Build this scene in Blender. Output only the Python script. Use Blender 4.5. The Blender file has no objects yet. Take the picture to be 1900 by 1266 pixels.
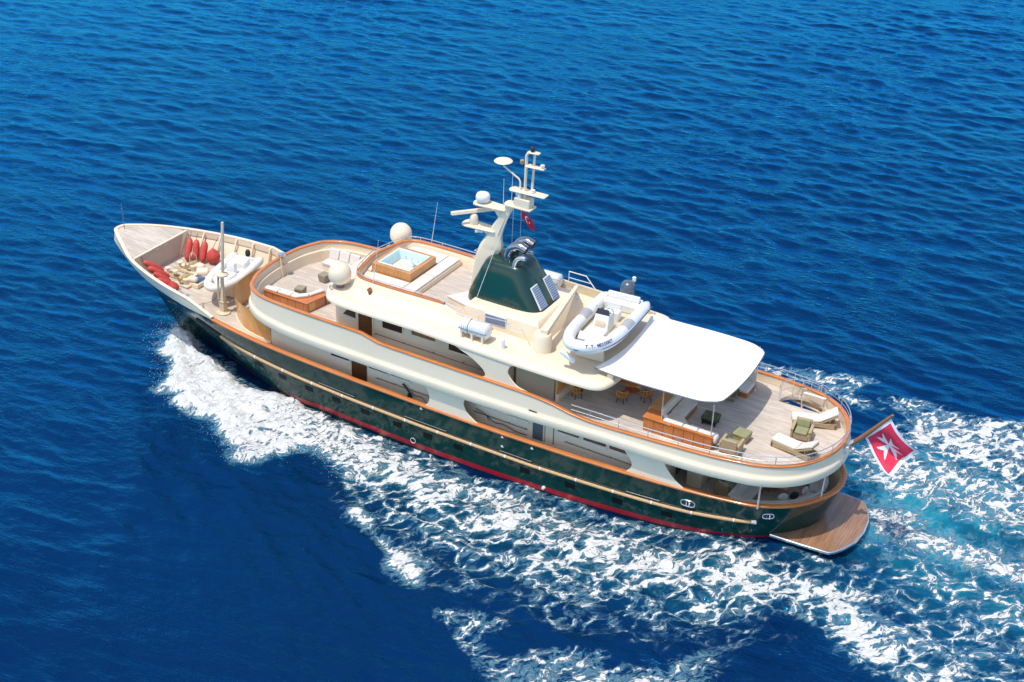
import bpy, bmesh, math, random
import numpy as np
from mathutils import Matrix, Vector
R = math.radians
S = bpy.context.scene
COL = S.collection
random.seed(7)
rng = np.random.default_rng(11)
# ------------------------------------------------------------------ camera, sky, sun, exposure
# everything aboard is laid out in the yacht's own frame (x aft from the stem, y to starboard, z up from the
# keel plane); under way she trims a little by the stern, so the finished pieces are tipped by TRIM about x = 22
TRIM = Matrix.Translation((22, 0, 0)) @ Matrix.Rotation(R(1.76), 4, 'Y') @ Matrix.Translation((-22, 0, 0))

def cam_axes(az, pit, roll):
    f = Vector((-math.sin(az)*math.cos(pit), math.cos(az)*math.cos(pit), -math.sin(pit)))
    r = f.cross(Vector((0, 0, 1))).normalized()
    u = r.cross(f)
    c, s = math.cos(roll), math.sin(roll)
    return c*r+s*u, -s*r+c*u, f
cr, cu, cf = cam_axes(R(29.3), R(29.7), R(1.76))
cam = bpy.data.cameras.new('camera')
camo = bpy.data.objects.new('camera', cam)
COL.objects.link(camo)
M = Matrix.Identity(4)
for i in range(3):
    M[i][0], M[i][1], M[i][2] = cr[i], cu[i], -cf[i]
M.translation = Vector((59.891, -58.0, 43.616))
camo.matrix_basis = TRIM @ M
cam.sensor_width = 36
cam.lens = 2767/1900*36
cam.clip_start, cam.clip_end = 0.5, 5000
S.camera = camo

SUN = Vector((-0.288, -0.845, 2.665)).normalized()
w = bpy.data.worlds.new('World')
S.world = w
w.use_nodes = True
sky = w.node_tree.nodes.new('ShaderNodeTexSky')
sky.sky_type = 'NISHITA'
sky.sun_disc = False
sky.sun_elevation = math.asin(SUN.z)
sky.sun_rotation = math.atan2(SUN.x, SUN.y)
sky.air_density, sky.dust_density, sky.ozone_density = 1.0, 1.6, 0.6
bg = w.node_tree.nodes['Background']
bg.inputs['Strength'].default_value = 0.15
w.node_tree.links.new(sky.outputs[0], bg.inputs['Color'])
sl = bpy.data.lights.new('sun', 'SUN')
sl.energy = 2.55
sl.angle = R(0.53)
sl.color = (1.0, 0.94, 0.84)
slo = bpy.data.objects.new('sun', sl)
COL.objects.link(slo)
slo.rotation_euler = SUN.to_track_quat('Z', 'Y').to_euler()
slo.location = (20, -20, 60)
S.view_settings.view_transform = 'Standard'
S.view_settings.look = 'None'
S.view_settings.exposure = 0.43
S.view_settings.gamma = 1.0

# ------------------------------------------------------------------ materials
def N(nt, typ, **kw):
    n = nt.nodes.new(typ)
    for k, v in kw.items():
        if k in n.inputs: 
            if isinstance(v, bpy.types.NodeSocket): nt.links.new(v, n.inputs[k])
            else: n.inputs[k].default_value = v
        else: setattr(n, k, v)
    return n
def math_n(nt, op, a, b=None, clamp=False):
    n = nt.nodes.new('ShaderNodeMath'); n.operation = op; n.use_clamp = clamp
    for i, v in enumerate((a, b)):
        if v is None: continue
        if isinstance(v, bpy.types.NodeSocket): nt.links.new(v, n.inputs[i])
        else: n.inputs[i].default_value = v
    return n.outputs[0]
def maprange(nt, v, a, b, c=0.0, d=1.0, smooth=True):
    n = nt.nodes.new('ShaderNodeMapRange')
    n.interpolation_type = 'SMOOTHSTEP' if smooth else 'LINEAR'
    for i, q in enumerate((v, a, b, c, d)):
        if isinstance(q, bpy.types.NodeSocket): nt.links.new(q, n.inputs[i])
        else: n.inputs[i].default_value = q
    return n.outputs[0]
def mixc(nt, f, a, b):
    n = nt.nodes.new('ShaderNodeMix'); n.data_type = 'RGBA'
    for s, q in ((n.inputs[0], f), (n.inputs[6], a), (n.inputs[7], b)):
        if isinstance(q, bpy.types.NodeSocket): nt.links.new(q, s)
        elif isinstance(q, tuple): s.default_value = (*q, 1)
        else: s.default_value = q
    return n.outputs[2]
MATS = {}
def mat(name, col, rough=0.5, col2=None, scale=(2, 2, 2), metal=0.0, coat=0.0, bump=0.0, bscale=40.0, spec=0.5, detail=4.0, sheen=0.0):
    m = bpy.data.materials.new(name); m.use_nodes = True
    nt = m.node_tree; b = nt.nodes['Principled BSDF']
    b.inputs['Roughness'].default_value = rough
    b.inputs['Metallic'].default_value = metal
    b.inputs['Coat Weight'].default_value = coat
    b.inputs['Coat Roughness'].default_value = 0.08
    b.inputs['Specular IOR Level'].default_value = spec
    tc = N(nt, 'ShaderNodeTexCoord')
    mp = N(nt, 'ShaderNodeMapping', Vector=tc.outputs['Object'], Scale=scale)
    nz = N(nt, 'ShaderNodeTexNoise', Vector=mp.outputs[0], Scale=1.0, Detail=detail, Roughness=0.6)
    c2 = col2 or tuple(c*0.86 for c in col)
    f = maprange(nt, nz.outputs['Fac'], 0.32, 0.68)
    nt.links.new(mixc(nt, f, c2, col), b.inputs['Base Color'])
    if rough > 0.04:
        nt.links.new(maprange(nt, nz.outputs['Fac'], 0.3, 0.7, rough*1.15, rough*0.85), b.inputs['Roughness'])
    if bump:
        n2 = N(nt, 'ShaderNodeTexNoise', Vector=tc.outputs['Object'], Scale=bscale, Detail=3.0)
        bp = N(nt, 'ShaderNodeBump', Height=n2.outputs['Fac'], Strength=bump, Distance=0.02)
        nt.links.new(bp.outputs[0], b.inputs['Normal'])
    MATS[name] = m
    return m
def plank_mat(name, col, col2, seam, width=0.11, axis='Y', rough=0.75, seam_w=0.05, bump=0.0, coat=0.0, length=2.6):
    """planks running along x (axis='Y' means seams repeat along y)"""
    m = bpy.data.materials.new(name); m.use_nodes = True
    nt = m.node_tree; b = nt.nodes['Principled BSDF']
    tc = N(nt, 'ShaderNodeTexCoord')
    mp = N(nt, 'ShaderNodeMapping', Vector=tc.outputs['Object'])
    if axis == 'X': mp.inputs['Rotation'].default_value = (0, 0, R(90))
    if axis == 'Z': mp.inputs['Rotation'].default_value = (R(90), 0, R(90))
    br = N(nt, 'ShaderNodeTexBrick', Vector=mp.outputs[0], Scale=1.0)
    br.offset = 0.37; br.inputs['Brick Width'].default_value = length; br.inputs['Row Height'].default_value = width
    br.inputs['Mortar Size'].default_value = width*seam_w; br.inputs['Bias'].default_value = 0.0
    br.inputs['Color1'].default_value = (*col, 1); br.inputs['Color2'].default_value = (*col2, 1)
    br.inputs['Mortar'].default_value = (*seam, 1)
    mp2 = N(nt, 'ShaderNodeMapping', Vector=mp.outputs[0], Scale=(0.9, 9, 9))
    nz = N(nt, 'ShaderNodeTexNoise', Vector=mp2.outputs[0], Scale=1.0, Detail=5.0, Roughness=0.65)
    nz2 = N(nt, 'ShaderNodeTexNoise', Vector=mp.outputs[0], Scale=0.55, Detail=3.0)
    f = maprange(nt, nz.outputs['Fac'], 0.3, 0.7, 0.78, 1.1)
    g = maprange(nt, nz2.outputs['Fac'], 0.3, 0.7, 0.9, 1.06)
    mu = math_n(nt, 'MULTIPLY', f, g)
    vm = N(nt, 'ShaderNodeVectorMath', operation='SCALE'); nt.links.new(br.outputs['Color'], vm.inputs[0]); nt.links.new(mu, vm.inputs['Scale'])
    nt.links.new(vm.outputs[0], b.inputs['Base Color'])
    b.inputs['Roughness'].default_value = rough
    b.inputs['Coat Weight'].default_value = coat
    b.inputs['Coat Roughness'].default_value = 0.1
    MATS[name] = m
    return m
CREAM = mat('cream_paint', (0.84, 0.70, 0.525), 0.36, (0.81, 0.67, 0.495), (0.5, 0.5, 0.5), coat=0.05, spec=0.3)
CREAM2 = mat('cream_non_skid', (0.76, 0.66, 0.51), 0.62, (0.72, 0.62, 0.47), (0.7, 0.7, 0.7), bump=0.15, bscale=60)
WHITE = mat('white_gelcoat', (0.80, 0.80, 0.78), 0.3, (0.74, 0.74, 0.72), (1.5, 1.5, 1.5), coat=0.3)
TEAK = plank_mat('weathered_teak_deck', (0.62, 0.545, 0.465), (0.56, 0.485, 0.41), (0.34, 0.28, 0.23))
VARN = mat('varnished_teak', (0.62, 0.205, 0.048), 0.28, (0.50, 0.155, 0.036), (1.2, 6, 6), coat=0.6)
PANEL = mat('honey_veneer', (0.74, 0.37, 0.105), 0.3, (0.62, 0.28, 0.07), (1.4, 2.4, 0.8), coat=0.5)
VPLANK = plank_mat('varnished_cabinet_board', (0.54, 0.18, 0.042), (0.46, 0.145, 0.034), (0.13, 0.035, 0.01), width=0.52, axis='X', rough=0.3, seam_w=0.03, coat=0.5, length=50)
WETTEAK = plank_mat('wet_teak', (0.40, 0.22, 0.12), (0.31, 0.165, 0.09), (0.16, 0.09, 0.05), width=0.13, axis='X', rough=0.22, coat=0.9)
GREEN = mat('dark_green_hull_paint', (0.006, 0.038, 0.030), 0.09, (0.0055, 0.035, 0.0275), (0.4, 0.4, 0.4), coat=0.0, spec=0.32, bump=0.02, bscale=1.6)
FGREEN = mat('green_funnel_paint', (0.005, 0.040, 0.030), 0.2, (0.004, 0.032, 0.024), (0.6, 0.6, 0.6), coat=0.5)
RED = mat('red_boot_top', (0.42, 0.008, 0.016), 0.35, (0.36, 0.007, 0.013), (0.8, 0.8, 3), coat=0.2)
BLACK = mat('black_antifouling', (0.012, 0.014, 0.015), 0.5)
CHROME = mat('polished_steel', (0.85, 0.85, 0.85), 0.22, (0.78, 0.78, 0.78), metal=0.9)
STEEL = mat('grey_steel', (0.26, 0.27, 0.29), 0.4, metal=0.6)
GLASS = mat('tinted_window_glass', (0.018, 0.010, 0.012), 0.05, (0.012, 0.008, 0.01), coat=0.6, spec=0.8)
PORTG = mat('dark_port_glass', (0.006, 0.007, 0.009), 0.45, (0.005, 0.006, 0.007), spec=0.12)
BLIND = mat('brown_window_blind', (0.27, 0.11, 0.04), 0.5)
DOORW = mat('brown_door_wood', (0.145, 0.047, 0.014), 0.3, (0.095, 0.03, 0.009), (5, 5, 0.9), coat=0.5)
GREYD = mat('grey_blue_recess', (0.10, 0.13, 0.15), 0.5)
DARK = mat('dark_rubber', (0.02, 0.02, 0.022), 0.6)
ROPEM = mat('tan_fender_rail', (0.66, 0.42, 0.21), 0.6, (0.52, 0.31, 0.14), (7, 30, 30), bump=0.4, bscale=25)
FENDER = mat('red_fender_cover', (0.56, 0.075, 0.055), 0.75, (0.48, 0.055, 0.045), (2, 2, 2), bump=0.3, bscale=30)
CUSH = mat('off_white_cushion', (0.73, 0.68, 0.61), 0.85, (0.68, 0.63, 0.56), (1.5, 1.5, 1.5), bump=0.15, bscale=25)
GREYCUSH = mat('pale_grey_sun_pad', (0.72, 0.66, 0.61), 0.85, (0.66, 0.60, 0.55), (1.2, 1.2, 1.2), bump=0.15, bscale=20)
CANVAS = mat('white_awning_canvas', (0.88, 0.87, 0.86), 0.75, (0.84, 0.83, 0.82), (0.8, 0.8, 0.8), bump=0.1, bscale=4)
WICK = mat('tan_wicker', (0.50, 0.385, 0.235), 0.8, (0.38, 0.28, 0.16), (30, 30, 30), bump=0.8, bscale=60)
TAUPE = mat('taupe_wicker', (0.34, 0.285, 0.205), 0.8, (0.27, 0.22, 0.155), (26, 26, 26), bump=0.7, bscale=60)
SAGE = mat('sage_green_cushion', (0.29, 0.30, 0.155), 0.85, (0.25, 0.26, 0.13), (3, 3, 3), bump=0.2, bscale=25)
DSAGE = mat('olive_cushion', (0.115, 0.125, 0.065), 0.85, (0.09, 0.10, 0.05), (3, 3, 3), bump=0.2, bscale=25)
TUBB = mat('pale_blue_tub_shell', (0.60, 0.80, 0.84), 0.2, (0.56, 0.76, 0.80), coat=0.5)
TUBW = plank_mat('honey_tub_surround', (0.62, 0.30, 0.095), (0.55, 0.25, 0.075), (0.35, 0.13, 0.03), width=0.09, axis='X', rough=0.35, seam_w=0.04, coat=0.4, length=40)
BRASS = mat('bronze_winch', (0.60, 0.45, 0.20), 0.4, (0.42, 0.30, 0.11), (6, 6, 6), metal=0.3)
PATCH = mat('grey_grip_patch', (0.40, 0.40, 0.42), 0.7)
SHELL = mat('ivory_boat_tube', (0.82, 0.78, 0.70), 0.5, (0.77, 0.73, 0.65), (2, 2, 2))
EXH = mat('dark_polished_steel', (0.50, 0.50, 0.51), 0.16, (0.4, 0.4, 0.42), metal=1.0)
HYPA = mat('white_inflatable_tube', (0.74, 0.74, 0.73), 0.45, (0.69, 0.69, 0.68), (2, 2, 2))
LINER = mat('cream_boat_liner', (0.66, 0.58, 0.42), 0.45, (0.60, 0.52, 0.36), (2, 2, 2))
ENGINE = mat('grey_outboard_cowling', (0.085, 0.115, 0.15), 0.25, (0.07, 0.095, 0.125), coat=0.6)
NAVY = mat('navy_line', (0.05, 0.08, 0.2), 0.4)
LOUV = mat('blue_grey_louvre', (0.16, 0.22, 0.36), 0.4, (0.12, 0.17, 0.29), (4, 4, 4))
HATCHB = mat('blue_hatch_glass', (0.035, 0.085, 0.20), 0.2, (0.03, 0.075, 0.17), coat=0.4)
FRED = mat('ensign_red_bunting', (0.76, 0.030, 0.085), 0.75, (0.68, 0.024, 0.07), (3, 3, 3))
FDRED = mat('deep_red_bunting', (0.50, 0.008, 0.035), 0.75, (0.42, 0.006, 0.03), (3, 3, 3))
FWHITE = mat('white_bunting', (0.80, 0.79, 0.79), 0.75, (0.75, 0.74, 0.74), (3, 3, 3))
PINK = mat('taupe_breakwater_paint', (0.56, 0.44, 0.35), 0.6, (0.49, 0.38, 0.30), (0.9, 0.9, 0.9))

# ------------------------------------------------------------------ mesh helpers
class MB:
    def __init__(self): self.v, self.f, self.mi = [], [], []
    def add(self, vs, fs, m=0):
        o = len(self.v)
        self.v += [tuple(map(float, p)) for p in vs]
        self.f += [tuple(i+o for i in q) for q in fs]
        self.mi += [m]*len(fs)
        return self
    def box(self, x0, x1, y0, y1, z0, z1, m=0):
        return self.frus((x0, x1, y0, y1), (x0, x1, y0, y1), z0, z1, m)
    def frus(self, b, t, z0, z1, m=0):
        vs = [(b[0], b[2], z0), (b[1], b[2], z0), (b[1], b[3], z0), (b[0], b[3], z0), (t[0], t[2], z1), (t[1], t[2], z1), (t[1], t[3], z1), (t[0], t[3], z1)]
        return self.add(vs, [(3, 2, 1, 0), (4, 5, 6, 7), (0, 1, 5, 4), (1, 2, 6, 5), (2, 3, 7, 6), (3, 0, 4, 7)], m)
    def prism(self, pts, a, b, axis='z', m=0):
        n = len(pts)
        def P(p, h):
            return {'z': (p[0], p[1], h), 'y': (p[0], h, p[1]), 'x': (h, p[0], p[1])}[axis]
        vs = [P(p, a) for p in pts]+[P(p, b) for p in pts]
        fs = [tuple(range(n))[::-1], tuple(range(n, 2*n))]+[(i, (i+1) % n, n+(i+1) % n, n+i) for i in range(n)]
        return self.add(vs, fs, m)
    def tube(self, path, r, n=8, m=0, closed=False):
        P = [Vector(p) for p in path]; k = len(P)
        rs = r if isinstance(r, (list, tuple)) else [r]*k
        vs = []; prev = None
        for i in range(k):
            a = P[i-1] if (i > 0 or closed) else P[i]
            b = P[(i+1) % k] if (i < k-1 or closed) else P[i]
            t = (b-a).normalized()
            if prev is None:
                q = Vector((0, 0, 1)) if abs(t.z) < 0.9 else Vector((1, 0, 0))
            else: q = prev
            u = (q-t*q.dot(t)).normalized(); prev = u; w_ = t.cross(u)
            for j in range(n):
                an = 2*math.pi*j/n
                vs.append(P[i]+(u*math.cos(an)+w_*math.sin(an))*rs[i])
        fs = []
        for i in range(k if closed else k-1):
            i2 = (i+1) % k
            for j in range(n):
                fs.append((i*n+j, i*n+(j+1) % n, i2*n+(j+1) % n, i2*n+j))
        if not closed:
            fs.append(tuple(range(n))[::-1]); fs.append(tuple(range((k-1)*n, k*n)))
        return self.add(vs, fs, m)
    def lathe(self, prof, c=(0, 0, 0), n=20, m=0, axis=None):
        """prof [(radius, height)]; axis: direction vector (default z)"""
        ax = Vector(axis or (0, 0, 1)).normalized()
        q = Vector((1, 0, 0)) if abs(ax.x) < 0.9 else Vector((0, 1, 0))
        u = (q-ax*q.dot(ax)).normalized(); w_ = ax.cross(u); c = Vector(c)
        vs = []
        for r, h in prof:
            for j in range(n):
                an = 2*math.pi*j/n
                vs.append(c+ax*h+(u*math.cos(an)+w_*math.sin(an))*max(r, 1e-4))
        fs = []
        for i in range(len(prof)-1):
            for j in range(n):
                fs.append((i*n+j, i*n+(j+1) % n, (i+1)*n+(j+1) % n, (i+1)*n+j))
        fs.append(tuple(range(n))[::-1]); fs.append(tuple(range((len(prof)-1)*n, len(prof)*n)))
        return self.add(vs, fs, m)
    def ell(self, c, r, n=18, k=10, m=0):
        return self.lathe_s(c, r, n, k, m)
    def lathe_s(self, c, r, n, k, m):
        vs = []; fs = []
        for i in range(k+1):
            th = -math.pi/2+math.pi*i/k
            for j in range(n):
                an = 2*math.pi*j/n
                rr = max(math.cos(th), 1e-3)
                vs.append((c[0]+r[0]*rr*math.cos(an), c[1]+r[1]*rr*math.sin(an), c[2]+r[2]*math.sin(th)))
        for i in range(k):
            for j in range(n):
                fs.append((i*n+j, i*n+(j+1) % n, (i+1)*n+(j+1) % n, (i+1)*n+j))
        return self.add(vs, fs, m)
    def loft(self, rows, m=0, closed=False):
        """rows: list of equally long point rows"""
        n = len(rows[0]); vs = [p for r in rows for p in r]; fs = []
        for i in range(len(rows)-1):
            for j in range(n if closed else n-1):
                fs.append((i*n+j, i*n+(j+1) % n, (i+1)*n+(j+1) % n, (i+1)*n+j))
        return self.add(vs, fs, m)
    def strip(self, path, prof, m=0, closed=False):
        """path: [(x,y,z)], prof: [(outward, up)] or function(i)->prof; outward is to the left-hand normal in plan"""
        rows = [[] for _ in path]; k = len(path)
        for i, p in enumerate(path):
            a = path[i-1] if (i > 0 or closed) else p
            b = path[(i+1) % k] if (i < k-1 or closed) else p
            tx, ty = b[0]-a[0], b[1]-a[1]; L = math.hypot(tx, ty) or 1
            nx, ny = -ty/L, tx/L
            for o, u in (prof(i) if callable(prof) else prof):
                rows[i].append((p[0]+nx*o, p[1]+ny*o, p[2]+u))
        if closed: rows.append(rows[0])
        return self.loft(rows, m)
def build(name, mb, mats, parent=None, smooth=35, bevel=0.0, seg=2, label=None, subs=0):
    me = bpy.data.meshes.new(name)
    me.from_pydata(mb.v, [], mb.f)
    for m_ in (mats if isinstance(mats, (list, tuple)) else [mats]): me.materials.append(m_)
    me.polygons.foreach_set('material_index', mb.mi)
    bm = bmesh.new(); bm.from_mesh(me)
    bmesh.ops.remove_doubles(bm, verts=bm.verts, dist=1e-4)
    bmesh.ops.recalc_face_normals(bm, faces=bm.faces)
    bm.to_mesh(me); bm.free()
    me.polygons.foreach_set('use_smooth', [True]*len(me.polygons))
    if smooth < 180: me.set_sharp_from_angle(angle=R(smooth))
    o = bpy.data.objects.new(name, me)
    COL.objects.link(o)
    if parent is not None:
        o.parent = parent
        if parent.get('ship'): o.location = (-parent.location.x, 0, 0)
    if bevel:
        b = o.modifiers.new('bevel', 'BEVEL'); b.width = bevel; b.segments = seg; b.limit_method = 'ANGLE'; b.angle_limit = R(40)
    if label: o['label'] = label
    return o
def thing(name, label, cat, loc=(0, 0, 0), rz=0.0, group=None):
    o = bpy.data.objects.new(name, None); COL.objects.link(o)
    o.empty_display_size = 0.2
    o.location = loc; o.rotation_euler = (0, 0, rz)
    o['label'] = label; o['category'] = cat
    if group: o['group'] = group
    return o
def tag(o, label, cat, group=None, loc=None, rz=None):
    o['label'] = label; o['category'] = cat
    if group: o['group'] = group
    if loc: o.location = loc
    if rz is not None: o.rotation_euler = (0, 0, rz)
    return o
def dup(root, loc, rz, label, group=None):
    r = root.copy(); COL.objects.link(r); r.location = loc; r.rotation_euler = (0, 0, rz); r['label'] = label
    if group: r['group'] = group
    for ch in list(root.children):
        c = ch.copy(); COL.objects.link(c); c.parent = r
        for g in list(ch.children):
            d = g.copy(); COL.objects.link(d); d.parent = c
    return r
def itp(x, tab):
    return float(np.interp(x, [a for a, _ in tab], [b for _, b in tab]))
def catmull(P, n=6):
    """smooth curve through points (any dimension), n samples per span"""
    P = [np.array(p, float) for p in P]; out = []
    for i in range(len(P)-1):
        p0 = P[i-1] if i > 0 else 2*P[0]-P[1]
        p1, p2 = P[i], P[i+1]
        p3 = P[i+2] if i+2 < len(P) else 2*P[-1]-P[-2]
        t0 = 0.0; t1 = t0+np.linalg.norm(p1-p0)**.5+1e-6; t2 = t1+np.linalg.norm(p2-p1)**.5+1e-6; t3 = t2+np.linalg.norm(p3-p2)**.5+1e-6
        for k in range(n):
            t = t1+(t2-t1)*k/n
            a1 = (t1-t)/(t1-t0)*p0+(t-t0)/(t1-t0)*p1; a2 = (t2-t)/(t2-t1)*p1+(t-t1)/(t2-t1)*p2; a3 = (t3-t)/(t3-t2)*p2+(t-t2)/(t3-t2)*p3
            b1 = (t2-t)/(t2-t0)*a1+(t-t0)/(t2-t0)*a2; b2 = (t3-t)/(t3-t1)*a2+(t-t1)/(t3-t1)*a3
            out.append((t2-t)/(t2-t1)*b1+(t-t1)/(t2-t1)*b2)
    out.append(P[-1])
    return out
def rbox(x0, x1, y0, y1, z0, z1): return MB().box(x0, x1, y0, y1, z0, z1)
# ------------------------------------------------------------------ the sea with the wake
def vnoise(x, y, seed):
    r = np.random.default_rng(seed); T = r.random((256, 256))
    xi, yi = np.floor(x).astype(int), np.floor(y).astype(int); fx, fy = x-xi, y-yi
    fx = fx*fx*(3-2*fx); fy = fy*fy*(3-2*fy)
    g = lambda a, b: T[a % 256, b % 256]
    return (g(xi, yi)*(1-fx)+g(xi+1, yi)*fx)*(1-fy)+(g(xi, yi+1)*(1-fx)+g(xi+1, yi+1)*fx)*fy
def fbm(x, y, seed, o=4):
    s = 0; a = .5
    for k in range(o):
        s = s+a*vnoise(x*2**k+17.3*k, y*2**k-9.1*k, seed+k); a *= .5
    return s/(1-.5**o)
FOAM = {
'bow': [(3.73, 0.02), (4.39, -1.48), (5.06, -2.97), (6.57, -3.78), (8.25, -6.02), (9.08, -6.02), (10.1, -6.96), (11.97, -7.36), (12.66, -7.28), (14.17, -8.27), (15.07, -8.35), (15.93, -9.05), (16.55, -9.28), (17.32, -9.0), (17.67, -8.34), (18.59, -7.8), (19.29, -6.98), (20.87, -7.35), (22.29, -8.23), (23.37, -7.03), (24.7, -5.58), (24.2, -4.83), (21.94, -4.48), (19.09, -3.41), (17.65, -3.41), (15.58, -3.04), (13.95, -2.78), (12.5, -3.01), (10.27, -2.56), (8.3, -1.68), (6.47, -0.72), (5.22, -0.38)],
'side': [(17.98, -3.86), (22.06, -4.65), (25.66, -5.03), (28.96, -5.18), (32.23, -5.48), (35.31, -5.7), (38.1, -5.56), (40.8, -5.43), (41.45, -6.9), (38.94, -7.31), (36.38, -7.76), (34.16, -7.36), (31.13, -7.26), (28.42, -6.85), (25.33, -7.01), (22.19, -7.72), (19.26, -6.52)],
'lace1': [(17.48, -5.11), (22.32, -5.04), (27.52, -4.9), (32.2, -5.44), (36.48, -5.16), (40.38, -4.48), (43.28, -3.56), (45.61, -3.8), (47.67, -3.74), (49.89, -5.02), (51.47, -5.81), (53.92, -6.99), (54.79, -7.58), (52.41, -8.96), (50.66, -8.92), (49.3, -8.55), (47.49, -6.67), (46.51, -6.99), (44.71, -6.7), (43.53, -8.38), (40.24, -10.03), (37.22, -10.48), (34.36, -10.89), (33.05, -11.33), (30.33, -11.28), (28.39, -10.86), (26.62, -10.8), (24.12, -9.35), (22.48, -8.12), (20.11, -7.21)],
'streak': [(47.68, -3.78), (48.8, -4.28), (50.05, -4.76), (51.75, -5.64), (54.07, -6.94), (53.73, -7.36), (51.73, -6.35), (50.05, -5.52), (48.56, -4.68)],
'p1a': [(24.77, -10.86), (24.37, -10.57), (24.13, -9.55), (24.72, -9.79), (25.51, -10.37), (26.88, -11.35), (26.42, -11.41), (25.73, -11.41)],
'p1b': [(27.1, -12.2), (26.76, -11.81), (26.99, -11.43), (28.35, -11.66), (29.33, -11.86), (30.31, -11.95), (30.49, -12.5), (30.51, -13.22), (29.88, -13.59), (29.12, -13.57), (28.58, -13.47)],
'p2': [(32.17, -15.07), (32.72, -14.37), (33.31, -14.32), (34.33, -13.81), (35.4, -13.57), (35.03, -14.33), (34.37, -15.05), (35.26, -15.63), (36.41, -15.76), (37.52, -14.92), (39.07, -13.94), (40.17, -13.58), (39.97, -14.67), (41.31, -13.31), (42.9, -12.97), (44.23, -10.62), (44.73, -12.1), (43.59, -14.46), (38.81, -17.24), (36.51, -17.14), (35.03, -16.13), (33.89, -15.62)],
'washA': [(45.37, 3.27), (46.67, 3.49), (48.38, 3.18), (50.5, 3.13), (53.54, 3.17), (75, 2.9), (75, -2), (55.67, 0.24), (54.27, 0.1), (51.81, 0.17), (49.83, 0.06), (48.28, 0.11), (46.55, 0.59)],
'washB': [(44.15, 6.88), (45.14, 8.23), (46.83, 8.32), (48.75, 9.44), (50.82, 8.92), (75, 8.47), (75, 4), (54.76, 4.37), (51.95, 4.48), (49.55, 4.64), (47.81, 4.16), (45.29, 4.32)],
'turq': [(44.43, 5.21), (45.06, 8.48), (48.27, 9.16), (75, 8.0), (75, -3), (56.01, -1.3), (53.46, -1.48), (49.76, -1.39), (46.96, -0.65), (45.8, -0.35)],
'stbA': [(35.71, 13.74), (36.79, 14.37), (39.24, 14.78), (41.27, 15.39), (43.01, 14.86), (42.4, 12.95), (43.88, 12.16), (42.45, 11.0), (40.04, 12.59), (36.76, 12.77)],
'stbB': [(42.66, 13.1), (44.52, 13.98), (46.8, 14.38), (49.32, 14.81), (75, 18), (75, 9.94), (50.82, 8.92), (48.27, 9.16), (46.43, 8.68), (44.57, 10.02), (44.59, 11.8)],
'stbside': [(17, 3.6), (22, 5), (30, 7), (36, 9.5), (42, 11.5), (43, 14), (36, 13.6), (28, 12), (20, 9), (12, 7.5), (7, 4), (5, 1.2), (8, 1.8), (13, 3)],
'lap': [(43.52, -2.17), (46.29, -1.76), (49.21, -1.24), (51.9, -1.95), (55.04, -3.12), (75, -9), (75, -14), (54.98, -7.46), (52.5, -5.81), (49.53, -4.64), (46.97, -3.7), (43.68, -3.28)],
'aftmix': [(47.2, 0.22), (49.89, -0.14), (53.07, 0.08), (75, 0.24), (75, -8), (54.03, -3.71), (51.27, -2.32), (48.63, -1.81)],
'hullline': [(15.85, -2.96), (19.97, -3.66), (24.35, -4.04), (28.96, -4.12), (33.25, -4.04), (37.35, -4.0), (40.04, -3.7), (42.89, -2.63), (43.11, -3.18), (40.42, -4.55), (37.19, -4.85), (33.35, -4.78), (28.72, -4.77), (24.44, -4.69), (20.04, -4.24), (16.3, -3.55)],
}
def sdist(px, py, poly):
    """signed distance (positive inside)"""
    P = np.array(poly, float); d2 = np.full(px.shape, 1e9); ins = np.zeros(px.shape, bool)
    for i in range(len(P)):
        (ax, ay), (bx, by) = P[i-1], P[i]
        ex, ey = bx-ax, by-ay
        t = np.clip(((px-ax)*ex+(py-ay)*ey)/(ex*ex+ey*ey+1e-9), 0, 1)
        d2 = np.minimum(d2, (px-ax-ex*t)**2+(py-ay-ey*t)**2)
        c = (ay > py) != (by > py)
        ins ^= c & (px < (bx-ax)*(py-ay)/((by-ay) if abs(by-ay) > 1e-9 else 1e-9)+ax)
    d = np.sqrt(d2)
    return np.where(ins, d, -d)
def axis_lines(lo, a, b, hi, fine, mid, far):
    l = list(np.arange(a, b, fine))
    l += list(np.arange(b, hi, mid)); l = list(np.arange(lo, a, mid))+l
    s, x = mid, l[-1]
    while x < far: s *= 1.35; x += s; l.append(x)
    s, x = mid, l[0]; pre = []
    while x > -far: s *= 1.35; x -= s; pre.append(x)
    return np.array(pre[::-1]+l)
gx = axis_lines(-66, 0, 60, 74, 0.15, 0.26, 1500)
gy = axis_lines(-34, -20, 20, 112, 0.15, 0.26, 1500)
X, Y = np.meshgrid(gx, gy)
x, y = X.ravel(), Y.ravel()
inside = (x > -70) & (x < 80) & (y > -36) & (y < 114)
# wind waves: sum of short-crested components running mainly along y
hz = np.zeros_like(x); dx = np.zeros_like(x); dy = np.zeros_like(x)
fade = np.clip(1-np.maximum(np.maximum(np.abs(x-5)-72, 0), np.maximum(np.abs(y-38)-74, 0))/60, 0, 1)
for k in range(120):
    lam = 0.72*math.exp(rng.random()**1.35*math.log(7.5/0.72))
    th = rng.normal(R(97), R(25)) if k % 3 else rng.normal(R(62), R(20))
    amp = 0.0225*lam/6.283*(1.0 if lam < 1.5 else (1.5/lam)**0.75)
    kk = 2*math.pi/lam; ph = kk*(x*math.cos(th)+y*math.sin(th))+rng.random()*6.283
    c, s = np.cos(ph), np.sin(ph)
    hz += amp*c; dx -= 0.8*amp*math.cos(th)*s; dy -= 0.8*amp*math.sin(th)*s
gm = 0.55+0.9*fbm(x*.035+50, y*.05+50, 71, 3); hz *= gm; dx *= gm; dy *= gm
foam = np.zeros_like(x); lace = np.zeros_like(x); aer = np.zeros_like(x); lift = np.zeros_like(x)
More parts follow.
